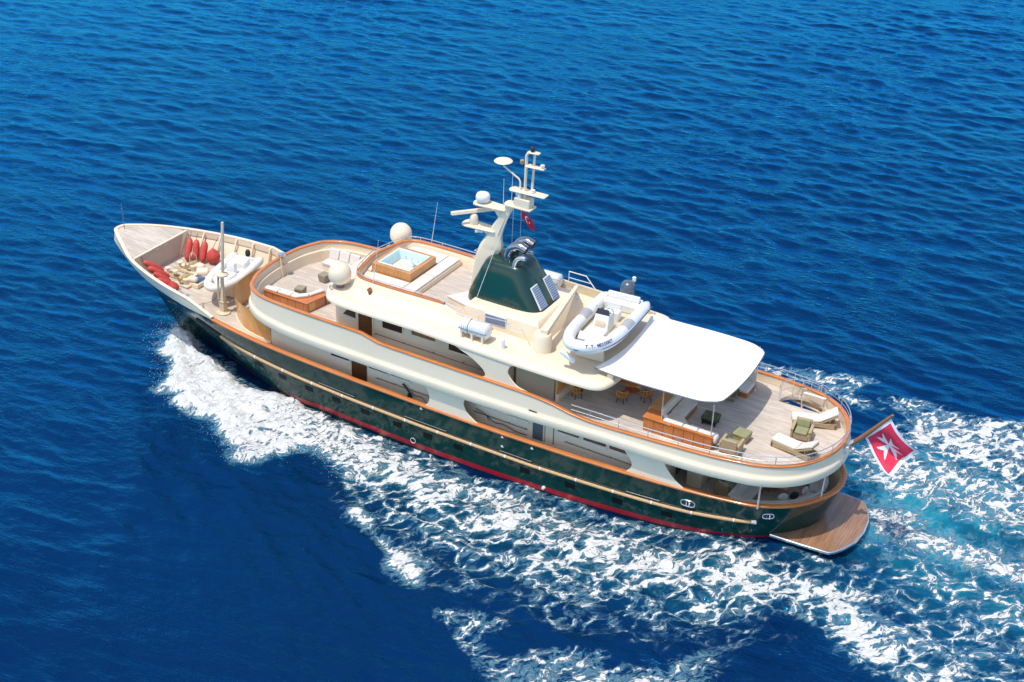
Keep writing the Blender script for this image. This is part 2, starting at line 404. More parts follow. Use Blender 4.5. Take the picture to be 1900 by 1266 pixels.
near = (x > 0) & (x < 74) & (y > -22) & (y < 22)
nx_, ny_ = x[near], y[near]
wx = nx_+0.9*(fbm(nx_*.9, ny_*.9, 3)-.5)+2.0*(fbm(nx_*.25, ny_*.25, 13)-.5); wy = ny_+0.9*(fbm(nx_*.9+40, ny_*.9, 5)-.5)+2.0*(fbm(nx_*.25+40, ny_*.25, 15)-.5)
def band(nm, soft, off=0.0): return np.clip(0.5+(sdist(wx, wy, FOAM[nm])+off)/soft, 0, 1)
f = np.zeros_like(nx_); l = np.zeros_like(nx_); a_ = np.zeros_like(nx_)
bowb = band('bow', 1.1, .0); side = band('side', 1.5)
f = np.maximum(f, bowb*np.interp(nx_, [3, 13, 19, 24], [0.98, 0.88, 0.70, 0.60]))
f = np.maximum(f, side*0.54)
l1 = band('lace1', 1.9)
d1 = sdist(wx, wy, FOAM['lace1'])
hullside = np.interp(nx_, [15, 28, 36, 41, 44, 47, 56], [-4.2, -5.6, -6.6, -6.0, -5.0, -5.2, -8.0])
dens = np.interp(np.abs(ny_-hullside), [0, 1.0, 3.0, 5.5], [0.74, 0.60, 0.36, 0.20])
l = np.maximum(l, l1*dens)
f = np.maximum(f, band('streak', 0.7)*0.62)
f = np.maximum(f, band('p1a', 0.7)*0.66); f = np.maximum(f, band('p1b', 0.8)*0.66)
f = np.maximum(f, band('p2', 1.3)*0.38); l = np.maximum(l, band('p2', 1.3)*0.36)
f = np.maximum(f, band('washA', 1.8)*0.62); a_ = np.maximum(a_, 1.15*band('turq', 3.0)); a_ = np.maximum(a_, 0.9*band('washA', 2.2))
f = np.maximum(f, band('washB', 1.8)*0.50); l = np.maximum(l, band('washB', 1.8)*0.50)
f = np.maximum(f, band('stbA', 1.0, -.4)*0.36); l = np.maximum(l, band('stbA', 1.0, -.4)*0.46)
f = np.maximum(f, band('stbB', 1.2, -.5)*0.44); l = np.maximum(l, band('stbB', 1.2, -.5)*0.58)
f = np.maximum(f, band('stbside', 2.0, -.8)*0.42)
trail = [(20, -8), (26, -10.5), (34, -10.5), (41, -9.5), (45, -7.5), (47, -8.5), (44, -11.5), (38, -13), (31, -13.5), (26, -11.8)]
l = np.maximum(l, np.clip(0.5+sdist(wx, wy, trail)/2.5, 0, 1)*0.12)
l = np.maximum(l, band('lap', 1.6)*0.22); l = np.maximum(l, band('aftmix', 2.0)*0.28); a_ = np.maximum(a_, band('aftmix', 2.5)*0.45); a_ = np.maximum(a_, 0.25*band('lap', 2.5))
f = np.maximum(f, band('hullline', 0.6)*0.28); l = np.maximum(l, band('hullline', 0.5)*0.30)
a_ = np.maximum(a_, np.maximum(bowb*0.55, np.maximum(side*0.6, l1*np.clip(dens-0.15, 0, 1)*0.9)))
foam[near], lace[near], aer[near] = f, l, a_
turb = np.maximum(np.maximum(f, 0.8*l), 0.7*a_)
dbow = np.clip(sdist(wx, wy, FOAM['bow']), 0, 5)
lf = 0.72*np.interp(nx_, [3, 6, 12, 18, 24], [.8, 1.0, .8, .45, .2])*np.clip(dbow/.7, 0, 1)*np.exp(-dbow/2.6)*(0.35+1.1*fbm(nx_*1.1, ny_*1.1, 21))
lf += turb*0.42*(fbm(nx_*1.4, ny_*1.4, 31)-0.5)+turb*0.30*(fbm(nx_*3.6, ny_*3.6, 37, 2)-0.5)
lf += 0.42*np.exp(-((nx_-42.5)/3.2)**2-(np.abs(ny_)/5.0)**4)
lift[near] = lf
calm = np.ones_like(x); calm[near] = 1-0.45*np.clip(turb*1.3, 0, 1)
z = hz*fade*calm+lift
me = bpy.data.meshes.new('sea')
nxg, nyg = len(gx), len(gy)
co = np.stack([x+dx*fade*calm, y+dy*fade*calm, z], 1).astype(np.float32)
ii = np.arange(nxg*nyg).reshape(nyg, nxg)
q = np.stack([ii[:-1, :-1], ii[:-1, 1:], ii[1:, 1:], ii[1:, :-1]], -1).reshape(-1, 4).astype(np.int32)
me.vertices.add(len(co)); me.vertices.foreach_set('co', co.ravel())
me.loops.add(q.size); me.loops.foreach_set('vertex_index', q.ravel())
me.polygons.add(len(q)); me.polygons.foreach_set('loop_start', np.arange(0, q.size, 4, dtype=np.int32)); me.polygons.foreach_set('loop_total', np.full(len(q), 4, np.int32))
me.update(calc_edges=True)
me.polygons.foreach_set('use_smooth', np.ones(len(q), bool))
for nm, arr in (('foam', foam), ('lace', lace), ('aer', aer)):
    at = me.attributes.new(nm, 'FLOAT', 'POINT'); at.data.foreach_set('value', arr.astype(np.float32))
sea = bpy.data.objects.new('sea', me); COL.objects.link(sea)
sea['kind'] = 'structure'
m = bpy.data.materials.new('sea_water'); m.use_nodes = True
nt = m.node_tree; b = nt.nodes['Principled BSDF']
geo = N(nt, 'ShaderNodeNewGeometry'); P = geo.outputs['Position']
att = {k: N(nt, 'ShaderNodeAttribute', attribute_name=k).outputs['Fac'] for k in ('foam', 'lace', 'aer')}
flat = N(nt, 'ShaderNodeMapping', Vector=P, Scale=(1, 1, 0)).outputs[0]
# turbulent, broken froth: ridged noise and cells, both pulled along the flow, thresholded by the wake density
def noise(vec, sc, det=3.0, ro=0.6): return N(nt, 'ShaderNodeTexNoise', Vector=vec, Scale=sc, Detail=det, Roughness=ro).outputs['Fac']
def ridge(v, w_): return maprange(nt, math_n(nt, 'ABSOLUTE', math_n(nt, 'SUBTRACT', v, 0.5)), 0.0, w_, 1.0, 0.0)
def wadd(*t):
    o = None
    for k, v in t:
        q_ = math_n(nt, 'MULTIPLY', v, k); o = q_ if o is None else math_n(nt, 'ADD', o, q_)
    return o
def warp(vec, sc, am):
    dn = N(nt, 'ShaderNodeTexNoise', Vector=vec, Scale=sc, Detail=3.0)
    d = N(nt, 'ShaderNodeVectorMath', operation='MULTIPLY_ADD'); nt.links.new(dn.outputs['Color'], d.inputs[0]); d.inputs[1].default_value = (am, am, 0); nt.links.new(vec, d.inputs[2])
    return d.outputs[0]
wv = warp(flat, 0.55, 1.5)
wv2 = warp(wv, 2.4, 0.30)
rot = N(nt, 'ShaderNodeMapping', Vector=wv2, Rotation=(0, 0, R(-56))).outputs[0]
sv = N(nt, 'ShaderNodeMapping', Vector=rot, Scale=(0.72, 1.1, 1)).outputs[0]
big = noise(wv, 0.40, 4.0)
mid = noise(sv, 1.5, 5.0, 0.62)
fine = noise(sv, 5.5, 5.0, 0.68)
r_1 = ridge(noise(sv, 0.85, 1.5), 0.13)
r_2 = ridge(noise(sv, 1.9, 2.0), 0.14)
r_3 = ridge(noise(sv, 4.4, 2.5), 0.16)
vo = N(nt, 'ShaderNodeTexVoronoi', Vector=sv, Scale=1.15, feature='DISTANCE_TO_EDGE').outputs['Distance']
cell = maprange(nt, vo, 0.0, 0.26, 1.0, 0.0)
lacef = wadd((0.40, cell), (0.16, r_1), (0.26, r_2), (0.17, r_3), (0.20, fine))
churnf = wadd((0.52, mid), (0.30, fine), (0.16, r_2), (0.12, r_3), (0.16, big))
lo = math_n(nt, 'MULTIPLY', att['lace'], maprange(nt, big, 0.28, 0.70, 0.45, 1.35))
tl = maprange(nt, lo, 0.0, 1.0, 0.98, 0.36, False)
tf = maprange(nt, att['foam'], 0.0, 1.0, 0.97, 0.36, False)
dl_ = math_n(nt, 'SUBTRACT', lacef, tl); df_ = math_n(nt, 'SUBTRACT', churnf, tf)
on_l = maprange(nt, lo, 0.05, 0.18); on_f = maprange(nt, att['foam'], 0.05, 0.2)
wl_ = math_n(nt, 'MULTIPLY', maprange(nt, dl_, -0.02, 0.13), on_l)
wf_ = math_n(nt, 'MULTIPLY', maprange(nt, df_, -0.03, 0.10), on_f)
white = math_n(nt, 'MAXIMUM', wl_, wf_)
white = math_n(nt, 'MULTIPLY', white, maprange(nt, fine, 0.28, 0.62, 0.70, 1.0))
milk = math_n(nt, 'MAXIMUM', math_n(nt, 'MULTIPLY', maprange(nt, dl_, -0.32, 0.10), on_l), math_n(nt, 'MULTIPLY', maprange(nt, df_, -0.26, 0.06), on_f))
aerf = math_n(nt, 'MAXIMUM', math_n(nt, 'MULTIPLY', att['aer'], maprange(nt, big, 0.33, 0.66, 0.25, 1.0)), math_n(nt, 'MULTIPLY', milk, 0.55))
vary = noise(flat, 0.035, 3.0)
deep = mixc(nt, maprange(nt, vary, 0.3, 0.7), (0.0001, 0.0085, 0.050), (0.0001, 0.0120, 0.066))
water = mixc(nt, aerf, deep, (0.012, 0.20, 0.265))
water = mixc(nt, math_n(nt, 'MULTIPLY', milk, 0.22), water, (0.45, 0.62, 0.66))
# ripples too small for the mesh, and the frothy relief of the foam
rp = N(nt, 'ShaderNodeMapping', Vector=flat, Rotation=(0, 0, R(-7)), Scale=(0.5, 1.25, 1)).outputs[0]
gust = maprange(nt, noise(flat, 0.06, 2.0), 0.35, 0.65, 0.6, 1.25)
hgt = wadd((0.075, noise(rp, 2.3, 4.0)), (0.030, noise(rp, 5.5, 3.0)))
hgt = math_n(nt, 'MULTIPLY', hgt, gust)
hgt = math_n(nt, 'ADD', hgt, math_n(nt, 'MULTIPLY', white, wadd((0.05, mid), (0.09, fine))))
hgt = math_n(nt, 'ADD', hgt, math_n(nt, 'MULTIPLY', white, 0.05))
bp = N(nt, 'ShaderNodeBump', Height=hgt, Strength=1.0, Distance=1.0)
# body colour of the water under a blue-tinted surface reflection; foam is matt
b.inputs['Roughness'].default_value = 0.85
b.inputs['Specular IOR Level'].default_value = 0.02
nt.links.new(mixc(nt, white, water, (0.82, 0.83, 0.83)), b.inputs['Base Color'])
nt.links.new(bp.outputs[0], b.inputs['Normal'])
gl = N(nt, 'ShaderNodeBsdfGlossy', Roughness=0.05); gl.inputs['Color'].default_value = (0.05, 0.60, 1.0, 1)
nt.links.new(bp.outputs[0], gl.inputs['Normal'])
fr = N(nt, 'ShaderNodeFresnel', IOR=1.333); nt.links.new(bp.outputs[0], fr.inputs['Normal'])
ff = math_n(nt, 'MULTIPLY', math_n(nt, 'MULTIPLY', fr.outputs[0], 2.55, True), maprange(nt, white, 0.0, 0.5, 0.95, 0.0))
mx = N(nt, 'ShaderNodeMixShader'); nt.links.new(ff, mx.inputs[0]); nt.links.new(b.outputs[0], mx.inputs[1]); nt.links.new(gl.outputs[0], mx.inputs[2])
nt.links.new(mx.outputs[0], nt.nodes['Material Output'].inputs['Surface'])
me.materials.append(m)
# ------------------------------------------------------------------ the yacht: hull and decks
yacht = thing('yacht', 'large classic motor yacht with dark green hull, cream decks and teak trim under way', 'yacht', (22.7, 0, 0))
yacht['ship'] = 1
#       xc     hc    zc    xw    hw        (cap line / waterline)
ST = [(0.12, 0.0, 4.45, 4.6, 0), (.24, .30, 4.43, 4.7, .04), (.85, .72, 4.35, 5.1, .10), (2.0, 1.36, 4.22, 5.7, .22), (3.4, 2.05, 4.10, 6.7, .42),
      (5.0, 2.74, 4.0, 7.9, .80), (7.0, 3.33, 3.9, 9.5, 1.38), (9.0, 3.76, 3.82, 11.1, 2.0), (10.7, 4.0, 3.78, 12.4, 2.5), (12.5, 4.12, 3.58, 13.7, 2.9),
      (15, 4.18, 3.38, 16, 3.4), (18, 4.2, 3.24, 18.7, 3.68), (22, 4.2, 3.10, 22.4, 3.88), (27, 4.2, 3.0, 27, 4.0), (32, 4.2, 3.02, 31.8, 4.0),
      (36, 4.18, 3.14, 35.5, 3.85), (39, 4.08, 3.25, 38.3, 3.55), (41, 3.87, 3.3, 40.3, 3.1), (42.5, 3.58, 3.34, 41.8, 2.5), (43.95, 2.76, 3.38, 43, 1.75),
      (44.85, 1.65, 3.42, 43.8, .9), (45.25, .8, 3.44, 44.1, .42), (45.38, 0, 3.45, 44.2, 0)]
SX = catmull(ST, 6)
RB = [(3, -1.0), (13, -.45), (16, .05), (18, .30), (20, .27), (22, .24), (25, .22), (29, .27), (33, .42), (37, .60), (40, .74), (45, .95)]
RUB = [(0, 3.9), (7, 3.3), (9.4, 2.95), (11, 2.55), (13.3, 2.27), (16.8, 2.02), (20, 1.88), (24.4, 1.76), (31, 1.72), (36, 1.86), (39.2, 1.97), (42.2, 2.2), (46, 2.4)]
def hull_pt(st, z):
    xc, hc, zc, xw, hw = st
    s = z/zc
    p = np.interp(xc, [0, 8, 14, 22, 36, 46], [1.15, .95, .72, .62, .7, .8])
    if s >= 0: return (xw+(xc-xw)*s, max(hw+(hc-hw)*s**p, 0), z)
    return (xw-0.25*z*(-0.6 if xc < 20 else 1.0)*(-1), max(hw*(1+s*1.1), 0), z)
def zfd(x): return 3.45-.035*(x-3.6)
def hull_rows(i):
    st = SX[i]; xc = st[0]
    rb = itp(st[3], RB); rt = rb+0.29; ru = itp(st[0]*.6+st[3]*.4, RUB); zc = st[2]
    zs = [-1.8, -1.5, min(.08, rb-.1), rb, rt, (rt+ru)/2, ru, ru+(zc-ru)*.35, ru+(zc-ru)*.7, zc]
    return [hull_pt(st, z) for z in zs]
def hull_xz(x, z):
    """half breadth of the hull at x and height z"""
    pr = [hull_pt(s, z) for s in SX]
    return float(np.interp(x, [p[0] for p in pr], [p[1] for p in pr]))
HR = [hull_rows(i) for i in range(len(SX))]
def both(rows):
    return [[(p[0], -p[1], p[2]) for p in rows], [(p[0], p[1], p[2]) for p in rows]]
def hull_strip(a, b_):
    mb = MB()
    for sgn in (-1, 1):
        mb.loft([[(p[0], sgn*p[1], p[2]) for p in r[a:b_+1]] for r in HR])
    return mb
mb = hull_strip(4, 9); mb2 = hull_strip(0, 3); o_ = len(mb.f); mb.add(mb2.v, mb2.f, 1)
hull = build('hull', mb, [GREEN, BLACK], yacht, smooth=50)
build('boot_stripe', hull_strip(3, 4), RED, hull, smooth=60)
# rubbing rail: a thick tan half-round with steel bands
rubp = []
for x_ in np.linspace(9.0, 42.3, 90):
    z_ = itp(x_, RUB); rubp.append((x_, hull_xz(x_, z_), z_))
def side_path(pts, s, off=0.0): return [(p[0], s*(p[1]+off), p[2]) for p in pts]
for s_ in (-1, 1):
    mb = MB().tube(side_path(rubp[5:], s_, .02), .095, 10)
    build('rubbing_rail', mb, ROPEM, hull)
    fw = side_path(rubp[:6], s_, .02)
    build('rail_fore_end', MB().tube(fw, .10, 10), BLACK, hull)
    build('rail_end_cap', MB().lathe([(0.02, 0), (.12, .03), (.12, .25), (.02, .3)], (42.25, s_*(hull_xz(42.25, 2.2)+.02), 2.2), 10, axis=(1, -s_*.35, .08)), CHROME, hull)
    for x_ in np.arange(13.5, 42, 2.0):
        z_ = itp(x_, RUB); h_ = hull_xz(x_, z_)+.02
        build('rail_clamp', MB().tube([(x_-.035, s_*h_, z_), (x_+.035, s_*h_, z_)], .104, 10), WHITE, hull)
    lip = [(p[0], s_*(p[1]+.03), p[2]+.14) for p in rubp[8:]]
    build('rail_ledge', MB().tube(lip, .03, 6), BLACK, hull)
# portholes: dark rectangular ports with steel rims under the rubbing rail
for s_ in (-1, 1):
    for x_, z_ in [(13.6, 1.72), (15.3, 1.55), (17.15, 1.47), (19.0, 1.42), (20.9, 1.33), (22.95, 1.28), (24.85, 1.24), (26.7, 1.22), (30.6, 1.24), (33.15, 1.28), (35.7, 1.29), (38.25, 1.42)]:
        a = hull_xz(x_-.27, z_); b_ = hull_xz(x_+.27, z_); at_ = hull_xz(x_-.27, z_+.15); bt = hull_xz(x_+.27, z_+.15); ab = hull_xz(x_-.27, z_-.15); bb = hull_xz(x_+.27, z_-.15)
        e = .012
        mb = MB().add([(x_-.27, s_*(ab+e), z_-.15), (x_+.27, s_*(bb+e), z_-.15), (x_+.27, s_*(bt+e), z_+.15), (x_-.27, s_*(at_+e), z_+.15), (x_-.27, s_*(ab-.05), z_-.15), (x_+.27, s_*(bb-.05), z_-.15), (x_+.27, s_*(bt-.05), z_+.15), (x_-.27, s_*(at_-.05), z_+.15)],
                      [(0, 1, 2, 3), (7, 6, 5, 4), (0, 4, 5, 1), (1, 5, 6, 2), (2, 6, 7, 3), (3, 7, 4, 0)])
        build('porthole', mb, PORTG, hull)
# mooring eyes in polished steel ovals
def oval(c, ax, up, rx, rz, r, closed=True, n=24):
    c, ax, up = Vector(c), Vector(ax).normalized(), Vector(up).normalized()
    return [c+ax*rx*math.copysign(abs(math.cos(t))**.7, math.cos(t))+up*rz*math.copysign(abs(math.sin(t))**.7, math.sin(t)) for t in [2*math.pi*k/n for k in range(n)]]
for s_ in (-1, 1):
    for x_, z_, g_ in ((39.3, 2.5, .02), (43.0, 2.72, .06)):
        h_ = hull_xz(x_, z_)+g_; h2 = hull_xz(x_+.3, z_)+g_; d = Vector((.3, s_*(h2-h_), 0))
        mb = MB().tube(oval((x_, s_*h_, z_), d, (0, 0, 1), .34 if g_ < .03 else .26, .17 if g_ < .03 else .13, .03), .03, 8, 0, True)
        pl = oval((x_, s_*(h_-.01), z_), d, (0, 0, 1), .33 if g_ < .03 else .25, .16 if g_ < .03 else .12, .03); mb.add(pl, [tuple(range(len(pl)))], 1)
        mb.tube([(x_-.07, s_*h_, z_-.13), (x_-.07, s_*h_, z_+.13)], .03, 6, 0).tube([(x_+.07, s_*h_, z_-.13), (x_+.07, s_*h_, z_+.13)], .03, 6, 0)
        build('mooring_eye', mb, [CHROME, BLACK], hull)
    # thin steel pipe rails fixed low on the topsides, and the draught marks
    for xa, xb in ((18.0, 20.3), (23.5, 26.0), (29.2, 31.0), (36.2, 37.9)):
        za = itp(xa, RUB)+.25; zb_ = itp(xb, RUB)+.25
        mb = MB().tube([(xa, s_*(hull_xz(xa, za)+.05), za), ((xa+xb)/2, s_*(hull_xz((xa+xb)/2, (za+zb_)/2)+.05), (za+zb_)/2), (xb, s_*(hull_xz(xb, zb_)+.05), zb_)], .013, 6)
        for x_ in (xa, (xa+xb)/2, xb):
            z_ = itp(x_, RUB)+.25; mb.tube([(x_, s_*(hull_xz(x_, z_)-.02), z_), (x_, s_*(hull_xz(x_, z_)+.06), z_)], .03, 6)
        build('topside_pipe', mb, STEEL, hull)
    for x_, z_ in ((24.5, 2.85), (29.3, 2.82), (29.3, 2.25), (31.0, 2.75)):
        h_ = hull_xz(x_, z_)+.008
        mk = MB().prism([(x_-.07, z_-.05), (x_+.09, z_-.05), (x_+.02, z_+.07), (x_-.04, z_+.06)], s_*h_-.004, s_*h_+.004, 'y')
        build('hull_mark', mk, WHITE, hull)
    x_, z_ = 23.9, .60; h_ = hull_xz(x_, z_)+.02
    build('thruster_mark', MB().tube([(x_+.15*math.cos(t), s_*h_, z_+.15*math.sin(t)) for t in [k*math.pi/10 for k in range(20)]], .015, 6, 0, True), WHITE, hull)
    x_, z_ = 31.7, .60; build('discharge_spout', MB().lathe([(.02, 0), (.10, .02), (.08, .14), (.02, .16)], (x_, s_*(hull_xz(x_, z_)-.02), z_), 10, axis=(0, s_, 0)), WHITE, hull)

# cream bow bulwark: flared outside, flat cap, inside face and frames
TOP = catmull([(.34, 0, 5.10), (.44, .36, 5.10), (.95, .80, 5.09), (2.0, 1.54, 5.03), (3.4, 2.42, 4.85), (5.0, 3.04, 4.73), (7.0, 3.56, 4.60), (8.9, 3.85, 4.46)], 6)+[np.array((10.75, 4.03, 3.90))]
kn = [(s[0], s[1], s[2]) for s in SX]
def kn_at(x):
    return (x, float(np.interp(x, [k[0] for k in kn[:60]], [k[1] for k in kn[:60]])), float(np.interp(x, [k[0] for k in kn[:60]], [k[2] for k in kn[:60]])))
mb = MB()
for s_ in (-1, 1):
    rows = []
    for p in TOP:
        k = kn_at(max(p[0]-.05, 0)); k = (k[0], k[1]+.004, k[2])
        md = ((k[0]*.5+p[0]*.5), k[1]*.45+p[1]*.55+.015, (k[2]+p[2])/2)
        rows.append([(k[0], s_*k[1], k[2]), (md[0], s_*md[1], md[2]), (p[0], s_*p[1], p[2])])
    mb.loft(rows)
port = [(p[0], -p[1], p[2]) for p in TOP][::-1]; stb = [(p[0], p[1], p[2]) for p in TOP][1:]
ring = port+stb
mb.strip(ring, [(0, 0), (.03, .015), (.03, .05), (-.17, .05), (-.17, -.06)])
inner = [p for p in ring if p[0] >= 2.9]
for s_ in (-1, 1):
    seg_ = [p for p in ring if p[0] >= 2.9 and p[1]*s_ > 0]
    mb.loft([[(p[0], p[1]-s_*.17, p[2]-.0), (p[0], p[1]-s_*.19, p[2]-.33), (p[0], p[1]-s_*.12, p[2]-.36), (p[0], s_*(hull_xz(p[0], zfd(p[0]))-.04), zfd(p[0])-.02)] for p in seg_])
bul = build('bow_bulwark', mb, CREAM, yacht, smooth=40)
for s_ in (-1, 1):
    for x_ in (4.6, 5.6, 6.6, 7.7, 8.8, 9.8):
        p = min((q_ for q_ in ring if q_[1]*s_ > 0), key=lambda q_: abs(q_[0]-x_))
        h_ = abs(p[1])-.17; hb_ = hull_xz(x_, zfd(x_))-.03; zb_ = zfd(x_)-.01
        fr = MB().add([(x_-.04, s_*h_, p[2]), (x_+.04, s_*h_, p[2]), (x_+.04, s_*(h_-.10), p[2]-.02), (x_-.04, s_*(h_-.10), p[2]-.02), (x_-.04, s_*hb_, zb_), (x_+.04, s_*hb_, zb_), (x_+.04, s_*(hb_-.2), zb_), (x_-.04, s_*(hb_-.2), zb_)],
                      [(0, 1, 2, 3), (4, 7, 6, 5), (0, 4, 5, 1), (1, 5, 6, 2), (2, 6, 7, 3), (3, 7, 4, 0)])
        build('bulwark_frame', fr, CREAM, bul)
# raised bow platform in teak and its aft panel
xs_ = [p for p in TOP if p[0] < 3.3]+[np.array((3.62, 2.40, 4.83))]
mb = MB().loft([[(max(p[0], .2), -max(p[1]-.2, .01), p[2]-.03), (max(p[0], .2), 0, p[2]-.01), (max(p[0], .2), max(p[1]-.2, .01), p[2]-.03)] for p in xs_])
build('bow_platform', mb, TEAK, yacht, smooth=60)
mb = MB().prism([(-1.9, 4.79), (1.9, 4.79), (1.45, 3.43), (-1.45, 3.43)], 3.58, 3.66, 'x')
bw = build('breakwater_panel', mb, PINK, yacht)
mb = MB()
for s_ in (-1, 1): mb.prism([(s_*1.9, 4.79), (s_*2.3, 4.79), (s_*1.5, 3.43), (s_*1.44, 3.43)], 3.57, 3.67, 'x')
mb.box(3.56, 3.69, -2.25, 2.25, 4.79, 4.85)
for s_ in (-1, 1): mb.box(3.66, 3.70, s_*.35-.15, s_*.35+.15, 4.66, 4.72)
build('panel_trim', mb, CREAM, bw)
# decks
def deck_strip(x0, x1, z, inset, n=40, zf=None, y0=None):
    rows = []
    for x_ in np.linspace(x0, x1, n):
        zz = zf(x_) if zf else z
        h_ = max(hull_xz(x_, zz)-inset, .02)
        rows.append([(x_, -h_, zz), (x_, 0, zz), (x_, h_, zz)])
    return rows
build('foredeck', MB().loft(deck_strip(3.2, 14.4, 3.0, .03, 40, zfd)), TEAK, yacht)
build('main_deck', MB().loft(deck_strip(14.3, 44.72, 2.05, .03, 80)), TEAK, yacht)
build('foredeck_step', MB().box(14.3, 14.42, -3.9, 3.9, 2.05, 3.05), CREAM, yacht)
def lin(p):
    # how far the hull skin has drawn in below the cap, at two heights
    st = min(SX, key=lambda q_: abs(q_[0]-p[0])+abs(q_[1]-abs(p[1])))
    out = []
    for z_ in (p[2]-.5, 2.03):
        q_ = hull_pt(st, z_); out.append((math.hypot(st[0]-q_[0], st[1]-q_[1]), z_))
    return out
# teak cap rail along the main deck and the bulwark below it
capl = [(s[0], s[1], s[2]) for s in SX if s[0] >= 10.55]
capring = [(p[0], -p[1], p[2]) for p in capl[::-1]][1:]
capring = [(p[0], -p[1], p[2]) for p in capl][::1]
P_ = [(p[0], -p[1], p[2]) for p in capl]      # port, bow to stern
Q_ = [(p[0], p[1], p[2]) for p in capl]       # starboard, bow to stern
full = P_[::-1]                                 # port, stern to bow
mainring_port, mainring_stb = P_[::-1], Q_
for nm, pth in (('p', mainring_port), ('s', mainring_stb)):
    build('main_cap_rail', MB().strip(pth, [(.05, -.03), (.06, .05), (.03, .08), (-.19, .08), (-.22, .05), (-.21, -.03), (.05, -.03)]), VARN, yacht, smooth=50)
    mb = MB().strip([(p[0], p[1], p[2]) for p in pth], lambda i, pth=pth: [(-.10, -.02)]+[(min(-.10, -.06-d_), z_-pth[i][2]) for d_, z_ in lin(pth[i])])
    build('bulwark_lining', mb, CREAM, yacht)
# swim platform: planked half-oval with a pale edge
sw = [(43.0, 2.55), (44.5, 2.5), (45.85, 2.4), (46.05, 2.2), (46.35, 1.7), (46.62, 1.0), (46.72, 0)]
swp = [(p[0], -p[1]) for p in sw]+[(p[0], p[1]) for p in sw[::-1][1:]]
plat = build('swim_platform', MB().prism(swp, 1.20, 1.30), WETTEAK, yacht, bevel=.02)
sw_r = [(p[0], -p[1], 1.28) for p in sw[::-1]]+[(p[0], p[1], 1.22) for p in sw][1:] if False else [(p[0], p[1], 1.28) for p in swp[::-1]]
sw_r = [(p[0], -p[1], 1.22) for p in sw][::-1]
mb = MB()
mb.strip([(p[0], -p[1], 1.22) for p in sw][::-1], [(0, -.06), (.035, -.05), (.035, .05), (0, .083), (-.03, .083)])
mb.strip([(p[0], p[1], 1.22) for p in sw], [(0, -.06), (.035, -.05), (.035, .05), (0, .083), (-.03, .083)])
build('platform_edge', mb, CHROME, plat)
mb = MB()
for y_ in (-1.6, -.8, 0, .8, 1.6):
    mb.box(44.0, 46.1-abs(y_)*.25, y_-.05, y_+.05, 1.05, 1.25)
build('platform_bearer', mb, BLACK, plat)
# ------------------------------------------------------------------ main deck house, upper deck band
def loop_xy(pts, n=6):
    """pts: bow centre -> stern centre (x, h). returns closed ring, stern centre -> port -> bow -> starboard"""
    c = catmull(pts, n)
    a = [(p[0], -p[1]) for p in c[::-1]]
    b_ = [(p[0], p[1]) for p in c[1:-1]]
    return a+b_
def half_xy(pts, n=6):
    c = catmull(pts, n)
    return [(p[0], -p[1]) for p in c[::-1]]+[(p[0], p[1]) for p in c[1:]]
# house: honey veneer front, cream side walls
front = [(10.3, 0), (10.38, .9), (10.7, 1.85), (11.35, 2.5), (12.2, 3.0), (13.2, 3.27), (14.3, 3.36)]
fr = half_xy(front)
house = build('main_deckhouse', MB().box(14.3, 37.6, -3.36, 3.36, 2.05, 4.79), CREAM, yacht)
build('veneer_front', MB().strip([(p[0], p[1], 0) for p in fr], [(0, 3.05), (0.03, 3.8), (.12, 4.75)]), PANEL, house, smooth=60)
build('front_plinth', MB().strip([(p[0], p[1], 0) for p in fr], [(.0, 3.05), (.05, 3.05), (.05, 3.24), (.0, 3.26)]), CREAM, house)
def on_wall(nm, x0, x1, z0, z1, y, m, parent, s_, t=.03, fr_=None, label=None, **k):
    o = build(nm, MB().box(x0, x1, min(s_*y, s_*(y+t)), max(s_*y, s_*(y+t)), z0, z1), m, parent, label=label, **k)
    return o
def trim(x0, x1, z0, z1, y, s_, parent, m=None, w_=.05, t=.045, nm='window_frame'):
    a, b_ = min(s_*y, s_*(y+t)), max(s_*y, s_*(y+t))
    mb = MB().box(x0-w_, x1+w_, a, b_, z0-w_, z0).box(x0-w_, x1+w_, a, b_, z1, z1+w_).box(x0-w_, x0, a, b_, z0, z1).box(x1, x1+w_, a, b_, z0, z1)
    return build(nm, mb, m or CREAM, parent)
WY = 3.36
